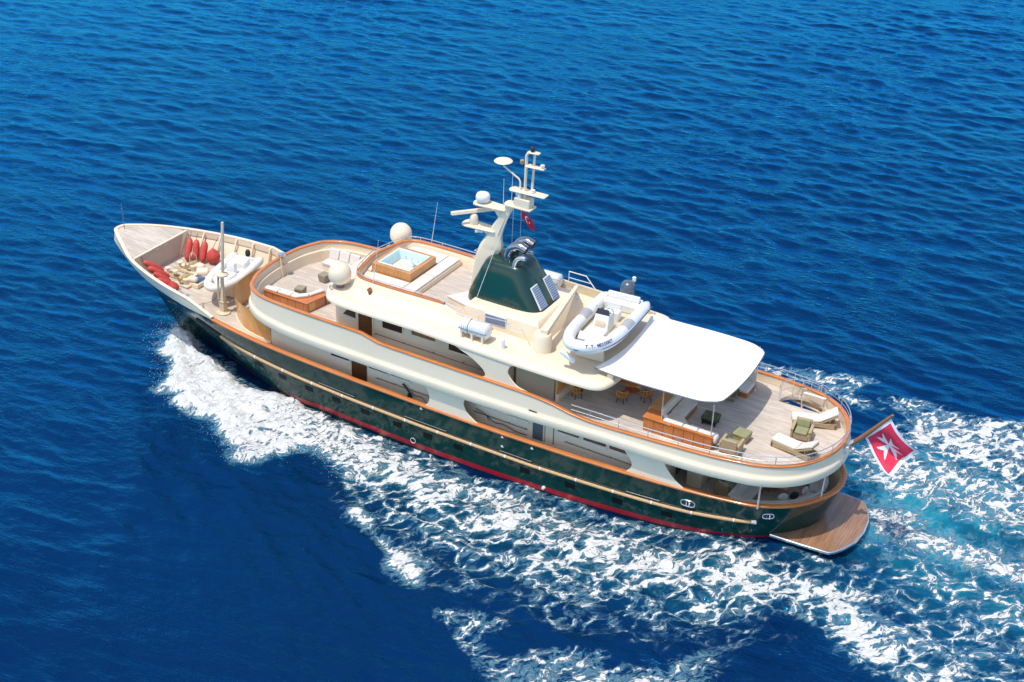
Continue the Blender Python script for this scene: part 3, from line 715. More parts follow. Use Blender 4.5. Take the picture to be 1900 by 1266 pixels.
for s_ in (-1, 1):
    for x0, x1 in ((18.3, 19.5), (20.75, 21.95), (22.12, 23.3), (27.35, 28.55), (29.1, 30.3), (31.98, 33.15), (33.38, 34.62), (34.8, 36.0)):
        o = on_wall('window', x0, x1, 3.66, 4.5, WY, GLASS, house, s_, .02)
        trim(x0, x1, 3.66, 4.5, WY, s_, house)
        on_wall('window_ledge', x0-.03, x1+.03, 3.55, 3.61, WY, WHITE, house, s_, .07)
    dr = on_wall('door', 19.7, 20.53, 2.1, 4.3, WY, DOORW, house, s_, .04)
    trim(19.7, 20.53, 2.1, 4.3, WY, s_, house, m=DOORW, w_=.05, t=.06, nm='door_frame')
    on_wall('recess_door', 30.57, 31.16, 2.75, 4.3, WY, GREYD, house, s_, .02)
    trim(30.57, 31.16, 2.75, 4.3, WY, s_, house, nm='recess_frame')
    on_wall('locker_door', 31.28, 31.72, 2.6, 4.3, WY, CREAM, house, s_, .035, bevel=.01)
    trim(31.27, 31.73, 2.59, 4.3, WY, s_, house, m=DARK, w_=.018, t=.02, nm='locker_seal')
    for xa, xb in ((21.2, 24.6), (27.2, 30.3), (32.4, 36.2)):
        mb = MB().tube([(xa, s_*3.45, 3.22), (xb, s_*3.45, 3.18)], .022, 6)
        for x_ in np.linspace(xa+.1, xb-.1, 4): mb.tube([(x_, s_*3.36, 3.2), (x_, s_*3.46, 3.2)], .02, 6)
        build('grab_rail', mb, STEEL, house)
    on_wall('skirting', 14.35, 37.55, 2.2, 2.75, WY, CREAM, house, s_, .06)
    # fire hose reel hanging on the wall, with its loose hose
    mb = MB().lathe([(.02, 0), (.13, .02), (.15, .3), (.10, .55), (.02, .6)], (23.35, s_*3.52, 2.45), 10).tube([(23.35, s_*3.5, 3.05), (23.1, s_*3.48, 3.3), (22.9, s_*3.46, 3.42)], .05, 6)
    hose = [(23.4, s_*3.45, 3.1), (23.7, s_*3.45, 2.95), (24.0, s_*3.45, 3.0), (24.3, s_*3.46, 2.8), (24.8, s_*3.47, 2.72), (25.4, s_*3.47, 2.78)]
    mb.tube([tuple(p) for p in catmull(hose, 4)], .014, 5)
    build('hose_reel', mb, DARK, house)
    hose = [(27.3, s_*3.45, 3.42), (28.0, s_*3.5, 3.25), (28.4, s_*3.5, 3.0), (29.0, s_*3.5, 3.06), (29.6, s_*3.5, 2.9), (30.3, s_*3.46, 2.86)]
    build('wall_hose', MB().tube([tuple(p) for p in catmull(hose, 4)], .02, 5).tube([(28.0, s_*3.5, 3.25), (28.1, s_*3.5, 3.0)], .02, 5), DARK, house)
mb = MB().box(37.6, 37.64, -1.6, 1.6, 2.1, 4.3)
build('aft_glass_door', mb, GLASS, house)
# white side screens with the curved openings, flush with the hull
S1 = [(24.3, 4.8), (24.83, 4.09), (24.98, 3.65), (24.92, 3.36), (24.65, 3.0), (27.95, 3.0), (27.37, 3.36), (27.09, 3.69), (27.01, 4.01), (27.11, 4.31), (27.3, 4.8)]
S2 = [(35.4, 4.95), (36.15, 4.05), (36.33, 3.78), (36.29, 3.49), (36.0, 3.14), (39.15, 3.26), (38.57, 3.64), (38.23, 3.98), (38.02, 4.31), (38.1, 4.95)]
def smooth_poly(P):
    i = next(k for k in range(len(P)) if P[k+1][0]-P[k][0] > 1.5)
    a, b_ = catmull(P[:i+1], 4), catmull(P[i+1:], 4)
    return [(p[0], p[1]) for p in a+b_]
for s_ in (-1, 1):
    for SP, y_ in ((S1, 4.16), (S2, 4.09)):
        pp = smooth_poly(SP)
        a, b_ = s_*y_, s_*(y_-.07)
        build('side_screen', MB().prism(pp, min(a, b_), max(a, b_), 'y'), CREAM, yacht, smooth=40, bevel=.015)
# upper deck band
U = [(12.15, 0), (12.18, .8), (12.35, 1.9), (12.68, 2.72), (12.94, 3.19), (13.34, 3.55), (13.9, 3.84), (14.5, 4.0), (15.3, 4.10), (17, 4.2), (20, 4.25), (25, 4.28), (30, 4.3), (35, 4.3), (38.5, 4.28), (40.2, 4.2), (41.3, 4.05), (42.3, 3.86), (43.2, 3.5), (43.9, 3.0), (44.4, 2.42), (44.8, 1.68), (45.06, .9), (45.15, 0)]
UR = loop_xy(U, 5)
ZC = [(12, 6.22), (16, 6.24), (20.6, 6.22), (21.1, 6.19), (21.4, 6.10), (21.8, 5.97), (22.3, 5.92), (26, 5.90), (30.5, 5.86), (31.6, 5.80), (32.2, 5.70), (33.2, 5.50), (34.3, 5.42), (36, 5.48), (39, 5.62), (42, 5.70), (45.2, 5.80)]
ZB = [(12, 5.05), (14, 4.74), (16, 4.55), (19, 4.48), (24, 4.42), (27, 4.40), (31, 4.44), (35, 4.58), (39, 4.61), (42, 4.66), (45.2, 4.76)]
ring = [(p[0], p[1], 0.0) for p in UR]
def prof_band(i):
    x_ = ring[i][0]; zc, zb = itp(x_, ZC), itp(x_, ZB)
    fl = .3 if (40.3 < x_ < 43.8 and ring[i][1] > 0) else 1.2
    return [(-.05, zc-.05), (0, zc-.06), (.02, zb+.66), (.03, zb+.56), (.055, zb+.50), (.10, zb+.455), (.135, zb+.40), (.15, zb+.33), (.15, zb+.04), (.12, zb), (-.12, zb), (-min(.5, fl), min(zb+.1, 5.07)), (-fl, min(zb+.16, 5.07))]
band_ = build('upper_deck_band', MB().strip(ring, prof_band, closed=True), CREAM, yacht, smooth=40)
def prof_cap(i):
    zc = itp(ring[i][0], ZC)
    return [(.03, zc-.06), (.045, zc), (.02, zc+.03), (-.15, zc+.03), (-.18, zc), (-.17, zc-.06), (.03, zc-.06)]
build('upper_cap_rail', MB().strip(ring, prof_cap, closed=True), VARN, yacht, smooth=60)
def prof_in(i):
    x_ = ring[i][0]; zc = itp(x_, ZC); k = max(0, min(1, (20-x_)/2))
    return [(-.14, zc-.05), (-.15, zc-.30*k-.05), (-.15-.02*k, zc-.38*k-.06), (-.15-.16*k, zc-.38*k-.07), (-.15-.17*k, zc-.44*k-.08), (-.15-.20*k, 5.13)]
build('upper_bulwark_lining', MB().strip(ring, prof_in, closed=True), CREAM, yacht, smooth=40)
for x_ in (31.05, 35.9):
    build('scupper_slot', MB().box(x_-.22, x_+.22, -4.37, -4.30, 5.0, 5.035), DARK, band_)
# upper deck: teak on top, painted soffit below, with a half-round stair well to starboard
def u_h(x_):
    pr = sorted([(p[0], p[1]) for p in UR if p[1] >= 0]); return float(np.interp(x_, [p[0] for p in pr], [p[1] for p in pr]))
well0, well1, wy = 40.86, 43.25, 2.77
def well_h(x_):
    t = (x_-(well0+well1)/2)/((well1-well0)/2); return wy+1.0*math.sqrt(max(0, 1-t*t))
def upper_sheet(z, inset):
    mb = MB(); xs_ = sorted(set(list(np.linspace(12.3, well0, 60))+list(np.linspace(well0, well1, 24))+list(np.linspace(well1, 45.0, 16))))
    for a, b_ in zip(xs_[:-1], xs_[1:]):
        ha, hb = max(u_h(a)-inset, .01), max(u_h(b_)-inset, .01)
        inw = a >= well0-1e-6 and b_ <= well1+1e-6
        mb.add([(a, -ha, z), (b_, -hb, z), (b_, wy if inw else hb, z), (a, wy if inw else ha, z)], [(0, 1, 2, 3)])
        if inw: mb.add([(a, min(well_h(a), ha), z), (b_, min(well_h(b_), hb), z), (b_, hb, z), (a, ha, z)], [(0, 1, 2, 3)])
    return mb
build('upper_deck', upper_sheet(5.15, .17), TEAK, yacht)
build('upper_deck_soffit', upper_sheet(4.80, .6), CREAM, yacht)
mb = MB()
xs_ = [well0+(well1-well0)*(.5-.5*math.cos(math.pi*k/20)) for k in range(21)]
mb.loft([[(x_, well_h(x_), 5.16), (x_, well_h(x_), 4.98)] for x_ in xs_]).loft([[(well0, wy, 5.16), (well0, wy, 4.98)], [(well1, wy, 5.16), (well1, wy, 4.98)]])
well = build('stair_well', mb, CREAM, yacht)
for k in range(9):
    x_ = 43.1-k*.24; z_ = 4.95-k*.32
    build('stair_tread', MB().box(x_-.16, x_+.16, 2.85, 3.62, z_-.03, z_), TEAK, well)
# ------------------------------------------------------------------ upper deck house
UH = 3.15
uf = half_xy([(17.75, 0), (17.85, 1.4), (18.1, 2.4), (18.35, 2.9), (18.75, 3.15)], 4)
uh = [(31.6, -UH)]+uf+[(31.6, UH)]
uph = build('upper_deckhouse', MB().strip([(p[0], p[1], 0) for p in uh], [(0, 5.14), (0, 7.3)]).box(31.55, 31.6, -UH, UH, 5.14, 7.3), CREAM, yacht, smooth=50)
wf = [p for p in uf if abs(p[1]) < 2.75]
build('wheelhouse_windows', MB().strip([(p[0], p[1], 0) for p in wf], [(.02, 6.15), (.02, 6.85)]), GLASS, uph)
for s_ in (-1, 1):
    mb = MB().prism([(19.02, 6.27), (19.8, 6.23), (19.8, 6.95), (19.6, 6.95)], min(s_*UH, s_*(UH+.03)), max(s_*UH, s_*(UH+.03)), 'y')
    build('window', mb, GLASS, uph)
    on_wall('window_ledge', 18.98, 19.86, 6.13, 6.2, UH, WHITE, uph, s_, .06)
    on_wall('door', 20.0, 20.87, 5.2, 7.1, UH, DOORW, uph, s_, .04)
    mb = MB()
    for z0, z1 in ((5.35, 6.0), (6.12, 6.95)): mb.box(20.14, 20.73, min(s_*(UH+.04), s_*(UH+.055)), max(s_*(UH+.04), s_*(UH+.055)), z0, z1)
    build('door_panel', mb, DOORW, uph, bevel=.01)
    trim(20.0, 20.87, 5.2, 7.05, UH, s_, uph, m=CREAM, w_=.07, t=.06, nm='door_frame')
    for x0, x1, z0, mm, nm in ((21.5, 22.72, 6.2, GLASS, 'window'), (23.28, 24.72, 6.34, BLIND, 'blind_window'), (25.5, 26.9, 6.14, GLASS, 'window')):
        on_wall(nm, x0, x1, z0, 6.95, UH, mm, uph, s_, .02)
        trim(x0, x1, z0, 6.95, UH, s_, uph)
    mb = MB().tube([(21.05, s_*3.24, 5.74), (24.7, s_*3.24, 5.68), (28.0, s_*3.24, 5.64)], .022, 6)
    for x_ in (21.1, 22.8, 24.6, 26.4, 27.9): mb.tube([(x_, s_*3.15, 5.7), (x_, s_*3.25, 5.7)], .03, 6)
    build('grab_rail', mb, STEEL, uph)
    on_wall('wood_edge', 29.3, 29.4, 5.2, 7.1, UH, BLIND, uph, s_, .03)
    # aft bulkhead: wood door leaf hooked back, white sill
    a, b_ = sorted((s_*3.05, s_*1.5)); build('aft_wood_panel', MB().box(31.6, 31.65, a, b_, 5.55, 7.1), PANEL, uph)
    a, b_ = sorted((s_*3.1, s_*.4)); build('aft_sill', MB().box(31.6, 31.78, a, b_, 5.15, 5.5), CREAM, uph)
# upper wings: cream panels between the curved openings
WA = [(26.13, 7.3), (26.84, 7.0), (27.31, 6.83), (27.78, 6.57), (28.14, 6.28), (28.23, 6.08), (28.15, 5.92), (27.85, 5.86), (30.6, 5.84), (30.02, 5.98), (29.68, 6.26), (29.5, 6.54), (29.56, 6.86), (29.79, 7.08), (30.3, 7.3)]
for s_ in (-1, 1):
    a, b_ = s_*4.17, s_*4.09
    build('wing_screen', MB().prism(smooth_poly(WA), min(a, b_), max(a, b_), 'y'), CREAM, yacht, smooth=40, bevel=.015)
# ------------------------------------------------------------------ boat deck roof
RO = [(17.5, 0), (17.55, 1.2), (17.75, 2.4), (18.08, 3.25), (18.5, 3.82), (19.1, 4.08), (20, 4.17), (24, 4.2), (30, 4.22), (33.5, 4.2), (34.1, 4.1), (34.45, 3.85), (34.66, 3.35), (34.74, 2.7), (34.76, 1.5), (34.76, 0)]
ROr = loop_xy(RO, 5)
ZR = [(17, 7.24), (24, 7.24), (26, 7.17), (30, 7.06), (35, 7.04)]
rring = [(p[0], p[1], itp(p[0], ZR)) for p in ROr]
mb = MB().strip(rring, [(-.9, -.0), (-.05, 0), (0, .03), (.005, .12), (-.03, .2), (-.10, .27), (-.22, .315), (-.45, .335)], closed=True)
roof = build('boat_deck_roof', mb, CREAM, yacht, smooth=40)
cs = sorted([(p[0], p[1]) for p in ROr if p[1] >= 0])
mb = MB(); xs_ = np.linspace(17.95, 34.3, 50)
def ro_h(x_): return float(np.interp(x_, [c[0] for c in cs], [c[1] for c in cs]))
mb.loft([[(x_, -max(ro_h(x_)-.42, .05), itp(x_, ZR)+.336), (x_, max(ro_h(x_)-.42, .05), itp(x_, ZR)+.336)] for x_ in xs_])
build('boat_deck', mb, CREAM2, yacht)
build('roof_soffit', MB().loft([[(x_, -max(ro_h(x_)-.5, .05), itp(x_, ZR)+.02), (x_, max(ro_h(x_)-.5, .05), itp(x_, ZR)+.02)] for x_ in np.linspace(17.95, 34.4, 30)]), CREAM, yacht)
# ------------------------------------------------------------------ top coaming round the sun deck
TP = [(18.78, 0), (18.84, .5), (18.98, 1.2), (19.12, 1.82), (19.28, 2.2), (19.52, 2.48), (19.9, 2.64), (20.5, 2.71), (22, 2.72), (23.5, 2.69), (24.9, 2.66), (25.5, 2.65), (26.3, 2.64), (27.5, 2.63), (30.0, 2.62)]
tp = half_xy(TP, 5)
tring = [(p[0], p[1], 0) for p in tp]
TZ = [(18, 8.32), (24.7, 8.32), (25.0, 8.27), (25.4, 8.08), (25.8, 7.9), (26.3, 7.78), (27.5, 7.70), (29.2, 7.62), (30, 7.42)]
def prof_top(i):
    x_ = tring[i][0]; zc = itp(x_, TZ); zb = itp(x_, ZR)+.315; d = max(zc-zb, .04); q_ = d/.77
    return [(-.2, zb-.15), (-.14, zc-.03), (-.11, zc), (-.02, zc), (.02, zc-.03), (.03+.03*q_, zc-.16*d), (.10*q_+.03, zc-.45*d), (.26*q_+.03, zc-.76*d), (.5*q_+.03, zc-.92*d), (.95*q_+.03, zb)]
coam = build('sun_deck_coaming', MB().strip(tring, prof_top), CREAM, yacht, smooth=60)
cring = [p for p in tring if p[0] < 24.95]
build('sun_deck_cap_rail', MB().strip(cring, [(.03, 8.32), (.035, 8.37), (.01, 8.4), (-.14, 8.4), (-.17, 8.37), (-.16, 8.32), (.03, 8.32)]), VARN, yacht, smooth=60)
tp = [p for p in tp if p[0] < 24.95]
build('sun_deck', MB().box(18.95, 26.4, -2.52, 2.52, 7.6, 7.7), TEAK, yacht)
build('sun_pad_plinth', MB().prism([(19.15, -1.3), (19.6, -2.3), (20.0, -2.5), (22.72, -2.5), (22.72, 2.5), (20.0, 2.5), (19.6, 2.3), (19.15, 1.3)], 7.7, 7.98), CREAM, yacht, bevel=.02)
def rail(nm, pts, posts, parent, r=.024, mid=None, m=None):
    mb = MB().tube(pts, r, 8)
    if mid: mb.tube(mid, r*.7, 6)
    for a, b_ in posts: mb.tube([a, b_], r*.85, 6)
    return build(nm, mb, m or CHROME, parent)
tr = [(p[0], p[1]*1.0, 8.55) for p in tp if p[0] < 24.4]
ps = [tr[i] for i in range(2, len(tr), 7)]
rail('sun_deck_rail', [(24.9, -2.64, 8.42)]+tr+[(24.9, 2.64, 8.42)], [((p[0], p[1], 8.38), p) for p in ps], yacht)
for s_ in (-1, 1):
    y_ = s_*2.62
    up = [(24.9, y_, 8.42), (25.9, y_, 8.36), (27.2, y_, 8.30), (28.6, y_, 8.38), (29.3, y_, 8.22), (29.9, y_, 7.40)]
    lo = [(25.0, y_, 8.1), (25.9, y_, 8.02), (27.2, y_, 7.98), (28.6, y_, 8.0), (29.45, y_, 7.98)]
    rail('boat_deck_rail', up, [((x_, y_, 7.6), (x_, y_, z_)) for x_, z_ in ((25.6, 8.37), (26.9, 8.31), (28.6, 8.38))], yacht, .02, lo)
# aft rail on the upper deck cap
def upper_at(x_, s_, off=-.06): return (x_, s_*(u_h(x_)+off), itp(x_, ZC))
ring_aft = [(p[0], p[1]*.985, itp(p[0], ZC)) for p in UR if p[0] > 32.2]
k0 = next(i for i, p in enumerate(UR) if p[0] <= 32.2)
prt = [(p[0], p[1]) for p in UR[:k0]]          # stern centre -> port forward
stbd = [(p[0], -p[1]) for p in prt[1:]]
path = prt[::-1]+stbd                            # port forward -> stern -> starboard forward
def rp(p, dz, f=.985): 
    base = itp(p[0], ZC); return (p[0]-.06*(1 if p[0] > 44.5 else 0), p[1]*f, max(base, 5.42 if p[0] < 34 else base)+dz)
topz = lambda p: (p[0], p[1]*.985, np.interp(p[0], [32, 33.5, 36, 45.2], [5.98, 6.02, 6.02, 6.30]))
midz = lambda p: (p[0], p[1]*.985, np.interp(p[0], [32, 33.5, 36, 45.2], [5.72, 5.75, 5.76, 6.05]))
# even spacing of the stanchions along the rail
arc = [0]
for a, b_ in zip(path[:-1], path[1:]): arc.append(arc[-1]+math.hypot(b_[0]-a[0], b_[1]-a[1]))
posts = []
for d in np.arange(1.0, arc[-1]-.5, 1.52):
    px_ = float(np.interp(d, arc, [p[0] for p in path])); py_ = float(np.interp(d, arc, [p[1] for p in path])); p = (px_, py_)
    posts.append(((px_, py_*.985, itp(px_, ZC)), topz(p)))
rail('aft_deck_rail', [topz(p) for p in path], posts, yacht, .024, [midz(p) for p in path])
# stair well rails
xs_ = np.linspace(well0+.02, well1-.1, 12)
arcp = [(x_, well_h(x_)+.02, 6.12) for x_ in xs_]
rail('stair_rail', arcp, [((x_, well_h(x_)+.02, 5.15), (x_, well_h(x_)+.02, 6.12)) for x_ in xs_[::2]]+[((well0+.02, wy, 5.15), (well0+.02, wy, 6.1))], yacht, .022, [(p[0], p[1], 5.65) for p in arcp])
rail('stair_hand_rail', [(well0+.1, wy+.05, 6.15), (41.4, wy+.02, 5.95), (42.0, wy, 5.62), (42.1, wy, 5.18)], [((42.05, wy, 5.15), (42.05, wy, 6.05)), ((43.15, wy, 5.15), (43.15, wy, 6.05))], yacht, .022, [(42.05, wy, 6.05), (43.15, wy, 6.05)])
build('rail_highlight', MB().box(42.1, 43.2, 2.74, 2.86, 6.02, 6.05), WHITE, yacht)  # thin white strip standing in for the bright highlight on the chrome top rail
# steel posts holding the deck over the stern, port and starboard, and glass windbreaks round the stern
for s_ in (-1, 1):
    build('deck_post', MB().tube([(42.58, s_*3.66, 3.3), (42.62, s_*3.72, 4.75)], .05, 10), CHROME, yacht)
    build('deck_post', MB().tube([(44.85, s_*1.55, 3.4), (44.9, s_*1.55, 4.85)], .04, 10), CHROME, yacht)
# ------------------------------------------------------------------ funnel, mast, crane and other fixed gear
def sup(xa, xb, h, z, n=40, e=.46):
    cx, rx = (xa+xb)/2, (xb-xa)/2
    return [(cx+rx*math.copysign(abs(math.cos(t))**e, math.cos(t)), h*math.copysign(abs(math.sin(t))**e, math.sin(t)), z) for t in [2*math.pi*k/n for k in range(n)]]
rows = [sup(*q) for q in [(25.15, 29.62, 1.42, 8.15), (25.2, 29.5, 1.38, 8.5), (25.45, 29.1, 1.27, 9.1), (25.8, 28.6, 1.12, 9.85), (25.98, 28.36, 1.03, 10.2), (26.06, 28.26, .97, 10.34), (26.2, 28.12, .86, 10.43), (26.4, 27.9, .66, 10.46)]]
mb = MB().loft(rows, closed=True); n_ = len(rows[0]); mb.add(rows[-1], [tuple(range(n_))])
funnel = build('funnel', mb, FGREEN, yacht, smooth=50)
# raised ribs and louvres on the aft slope of the funnel
for y_ in (-.62, .62):
    c0, c1 = Vector((28.52, y_, 9.95)), Vector((29.42, y_, 8.45)); d = (c1-c0); nrm = Vector((1.5, 0, .9)).normalized()
    mb = MB()
    w_ = .34
    P8 = []
    for p, hw_ in ((c0+d*.28, w_*.9), (c0+d*.98, w_)):
        for o in (.01, .09): P8 += [p+Vector((0, -hw_, 0))+nrm*o, p+Vector((0, hw_, 0))+nrm*o]
    mb.add(P8, [(0, 1, 3, 2), (4, 6, 7, 5), (0, 4, 5, 1), (2, 3, 7, 6), (0, 2, 6, 4), (1, 5, 7, 3)])
    lv = build('louvre', mb, WHITE, funnel, bevel=.01)
    sm = MB()
    for k in range(11):
        p = c0+d*(.31+.64*k/10)
        a = [p+Vector((0, -w_*.86, 0))+nrm*.095, p+Vector((0, w_*.86, 0))+nrm*.095, p+d*.04+Vector((0, w_*.86, 0))+nrm*.11, p+d*.04+Vector((0, -w_*.86, 0))+nrm*.11]
        sm.add(a, [(0, 1, 2, 3)])
    build('slats', sm, LOUV, lv)
mb = MB()
a = [(27.75, -.3, 10.47), (28.2, -.3, 10.2), (28.75, -.3, 9.55), (29.1, -.3, 8.9)]
mb.loft([[(p[0]+.06, -.24, p[2]+.03), (p[0]-.22, -.14, p[2]-.06), (p[0]-.22, .14, p[2]-.06), (p[0]+.06, .24, p[2]+.03)] for p in a])
for s_ in (-1, 1):
    mb.tube([tuple(p) for p in catmull([(27.5, s_*.40, 10.40), (28.05, s_*.42, 10.34), (28.45, s_*.45, 9.95), (28.95, s_*.5, 9.1), (29.3, s_*.5, 8.6)], 5)], [.12]+[.17]*18+[.16, .1], 10) if False else None
build('funnel_back_channel', mb, FGREEN, funnel)
# exhausts: two big swept pipes and two small ones in polished steel
def bend(pts, n=5): return [tuple(p) for p in catmull(pts, n)]
for y_, k in ((-.34, 1.0), (.36, 1.0)):
    p = bend([(27.15, y_, 10.2), (27.2, y_, 10.75), (27.42, y_, 11.16), (27.8, y_, 11.34), (28.2, y_, 11.22)])
    build('exhaust_pipe', MB().tube(p, [.24]*len(p), 14).lathe([(.02, 0), (.20, 0), (.20, .02), (.02, .02)], p[-1], 14, 1, axis=(.9, 0, -.25)), [EXH, DARK], yacht, smooth=60)
for y_ in (-.75, -.02):
    p = bend([(27.75, y_, 10.1), (27.8, y_, 10.6), (28.05, y_, 10.92), (28.4, y_, 10.98)])
    build('exhaust_pipe', MB().tube(p, .12, 10), CHROME, yacht, smooth=60)
# mast: a tapering raked plate mast with forward platforms
fr_ = bend([(24.95, 0, 7.7), (25.0, 0, 8.8), (25.2, 0, 10.2), (25.45, 0, 10.85), (25.75, 0, 11.35), (26.1, 0, 12.0), (26.48, 0, 12.62), (26.86, 0, 13.42)], 3)
ar_ = bend([(25.55, 0, 7.7), (25.75, 0, 8.8), (26.3, 0, 10.2), (26.62, 0, 10.75), (26.56, 0, 11.35), (26.72, 0, 12.0), (26.96, 0, 12.62), (27.3, 0, 13.36)], 3)
rows = []
for i, (a, b_) in enumerate(zip(fr_, ar_)):
    t = i/(len(fr_)-1); h = .50-.33*min(1, t*1.35); c = (b_[0]-a[0])*.18
    rows.append([(a[0], -h*.35, a[2]), (a[0]+c, -h, a[2]), (b_[0]-c, -h*.9, b_[2]), (b_[0], -h*.35, b_[2]), (b_[0], h*.35, b_[2]), (b_[0]-c, h*.9, b_[2]), (a[0]+c, h, a[2]), (a[0], h*.35, a[2])])
mb = MB().loft(rows, closed=True).add(rows[-1], [tuple(range(8))])
mast = build('mast', mb, CREAM, yacht, smooth=40)
def plate(x0, x1, h0, h1, z, t=.09, tip=.3, z1=None):
    pts = [(x1, -h1), (x0+tip, -h0), (x0+tip*.35, -h0*.85), (x0, -h0*.35), (x0, h0*.35), (x0+tip*.35, h0*.85), (x0+tip, h0), (x1, h1)]
    return MB().prism(pts, z, z+t)
mb = plate(24.35, 26.3, .42, .30, 11.62); mb.prism([(25.3, 11.62), (26.4, 11.62), (26.1, 11.0)], -.05, .05, 'y')
build('radar_platform', mb, CREAM, mast, bevel=.03)
mb = plate(25.0, 26.85, .42, .28, 12.92); mb.prism([(26.0, 12.92), (26.75, 12.92), (26.45, 12.3)], -.05, .05, 'y')
build('radome_platform', mb, CREAM, mast, bevel=.03)
build('radar_pedestal', MB().lathe([(.2, 0), (.24, .1), (.2, .42), (.14, .52), (.05, .55)], (24.95, 0, 11.7), 14), CREAM, mast)
ax = Vector((1.46, 1.67, 0)).normalized(); pr_ = Vector((-ax.y, ax.x, 0)); c = Vector((24.87, 0, 12.38)); L_ = 1.12
mb = MB()
P8 = []
for e_ in (-L_, L_):
    P8 += [c+ax*e_+pr_*o+Vector((0, 0, u)) for o, u in ((-.13, -.08), (.1, -.10), (.13, .06), (-.08, .10))]
mb.add(P8, [(0, 1, 2, 3), (7, 6, 5, 4), (0, 4, 5, 1), (1, 5, 6, 2), (2, 6, 7, 3), (3, 7, 4, 0)])
build('radar_scanner', mb, CREAM, mast, bevel=.03)
build('small_radome', MB().lathe([(.02, 0), (.30, .02), (.36, .10), (.36, .3), (.30, .42), (.16, .48), (.02, .5)], (25.45, 0, 13.06), 20), WHITE, mast, smooth=60)
# head of the mast: platform, equipment box and light tower
build('mast_head_platform', plate(26.75, 28.3, .34, .34, 13.28, .1, .25), CREAM, mast, bevel=.03)
build('mast_head_box', MB().box(27.35, 28.2, -.26, .26, 13.38, 13.82), CREAM, mast, bevel=.03)
build('light_tower_platform', plate(27.0, 29.0, .30, .24, 14.12, .07, .2), CREAM, mast, bevel=.02)
build('light_tower_leg', MB().tube([(27.8, 0, 13.4), (27.84, 0, 16.05), (27.95, 0, 16.22), (28.1, 0, 16.27)], .075, 8), CREAM, mast, smooth=60)
build('light_tower_leg', MB().tube([(28.12, .12, 14.1), (28.22, .12, 16.2)], .065, 8), CREAM, mast, smooth=60)
build('light_shelf', plate(27.95, 28.55, .2, .12, 16.24, .06, .1), CREAM, mast, bevel=.02)
build('light_shelf', plate(27.85, 28.85, .22, .14, 15.52, .06, .1), CREAM, mast, bevel=.02)
build('mast_head_light', MB().lathe([(.09, 0), (.11, .05), (.11, .2), (.06, .26), (.02, .27)], (28.15, 0, 16.3), 10), DARK, mast)
build('mast_head_light', MB().lathe([(.08, 0), (.10, .05), (.10, .2), (.02, .22)], (27.6, 0, 15.55), 10), BRASS, mast)
build('mast_head_light', MB().lathe([(.07, 0), (.11, .05), (.11, .16), (.02, .2)], (28.72, 0, 15.58), 10), WHITE, mast)
build('mast_head_light', MB().lathe([(.07, 0), (.11, .05), (.11, .16), (.02, .2)], (28.25, 0, 14.19), 10), WHITE, mast)
build('camera_arm', MB().tube([(27.55, 0, 13.8), (27.53, 0, 14.62), (27.45, 0, 14.74), (26.6, 0, 15.2), (26.56, 0, 15.4)], .045, 8), CREAM, mast, smooth=60)
build('antenna_disc', MB().ell((26.56, 0, 15.46), (.46, .46, .085), 20, 8), CREAM, mast, smooth=60)
build('gps_post', MB().lathe([(.10, 0), (.10, .3), (.05, .36)], (27.35, .1, 13.82), 10).lathe([(.09, 0), (.09, .26), (.04, .3)], (27.6, -.16, 13.82), 10), WHITE, mast)
build('whip_antenna', MB().tube([(26.62, 0, 13.0), (26.62, 0, 14.54)], .014, 5), WHITE, mast)
build('whip_antenna', MB().tube([(27.02, .1, 13.3), (27.05, .1, 14.93)], .014, 5), WHITE, mast)
build('horn', MB().lathe([(.05, 0), (.06, .2), (.11, .36), (.12, .38)], (25.6, -.2, 11.5), 10, axis=(-1, -.2, 0)), WHITE, mast)
build('mast_stay', MB().tube([(27.15, -.1, 13.3), (26.05, -1.9, 7.95)], .012, 5), WHITE, mast)
build('mast_stay', MB().tube([(27.15, .1, 13.3), (26.05, 1.9, 7.95)], .012, 5), WHITE, mast)
lad = MB()
for k in range(6):
    z_ = 8.3+k*.4; x_ = float(np.interp(z_, [p[2] for p in fr_], [p[0] for p in fr_]))
    lad.tube([(x_+.02, -.13, z_), (x_-.14, -.13, z_), (x_-.14, .13, z_), (x_+.02, .13, z_)], .016, 5)
build('ladder_rungs', lad, WHITE, mast)
# funnel casing with side grilles
CB, CT = (25.6, 30.25, 2.3, 7.4), (25.9, 29.95, 1.95, 8.42)
mb = MB()
rows = [[(25.55, -2.25, 7.4), (30.3, -2.25, 7.38), (30.3, 2.25, 7.38), (25.55, 2.25, 7.4)], [(25.8, -2.1, 8.3), (29.95, -2.1, 8.3), (29.95, 2.1, 8.3), (25.8, 2.1, 8.3)], [(25.9, -1.95, 8.42), (29.8, -1.95, 8.42), (29.8, 1.95, 8.42), (25.9, 1.95, 8.42)]]
mb.loft(rows, closed=True).add(rows[-1], [(0, 1, 2, 3)])
casing = build('funnel_casing', mb, CREAM, yacht, bevel=.04)
for s_ in (-1, 1):
    a, b_ = sorted((s_*2.2, s_*2.14))
    gp = build('side_grille', MB().prism([(27.0, 7.72), (28.2, 7.72), (28.2, 8.26), (27.0, 8.26)], *sorted((s_*2.1, s_*2.22)), 'y'), WHITE, casing)
    sm = MB()
    for k in range(7):
        z_ = 7.75+k*.07; sm.box(27.03, 28.17, *sorted((s_*2.22, s_*2.235)), z_, z_+.042)
    build('slats', sm, LOUV, gp)
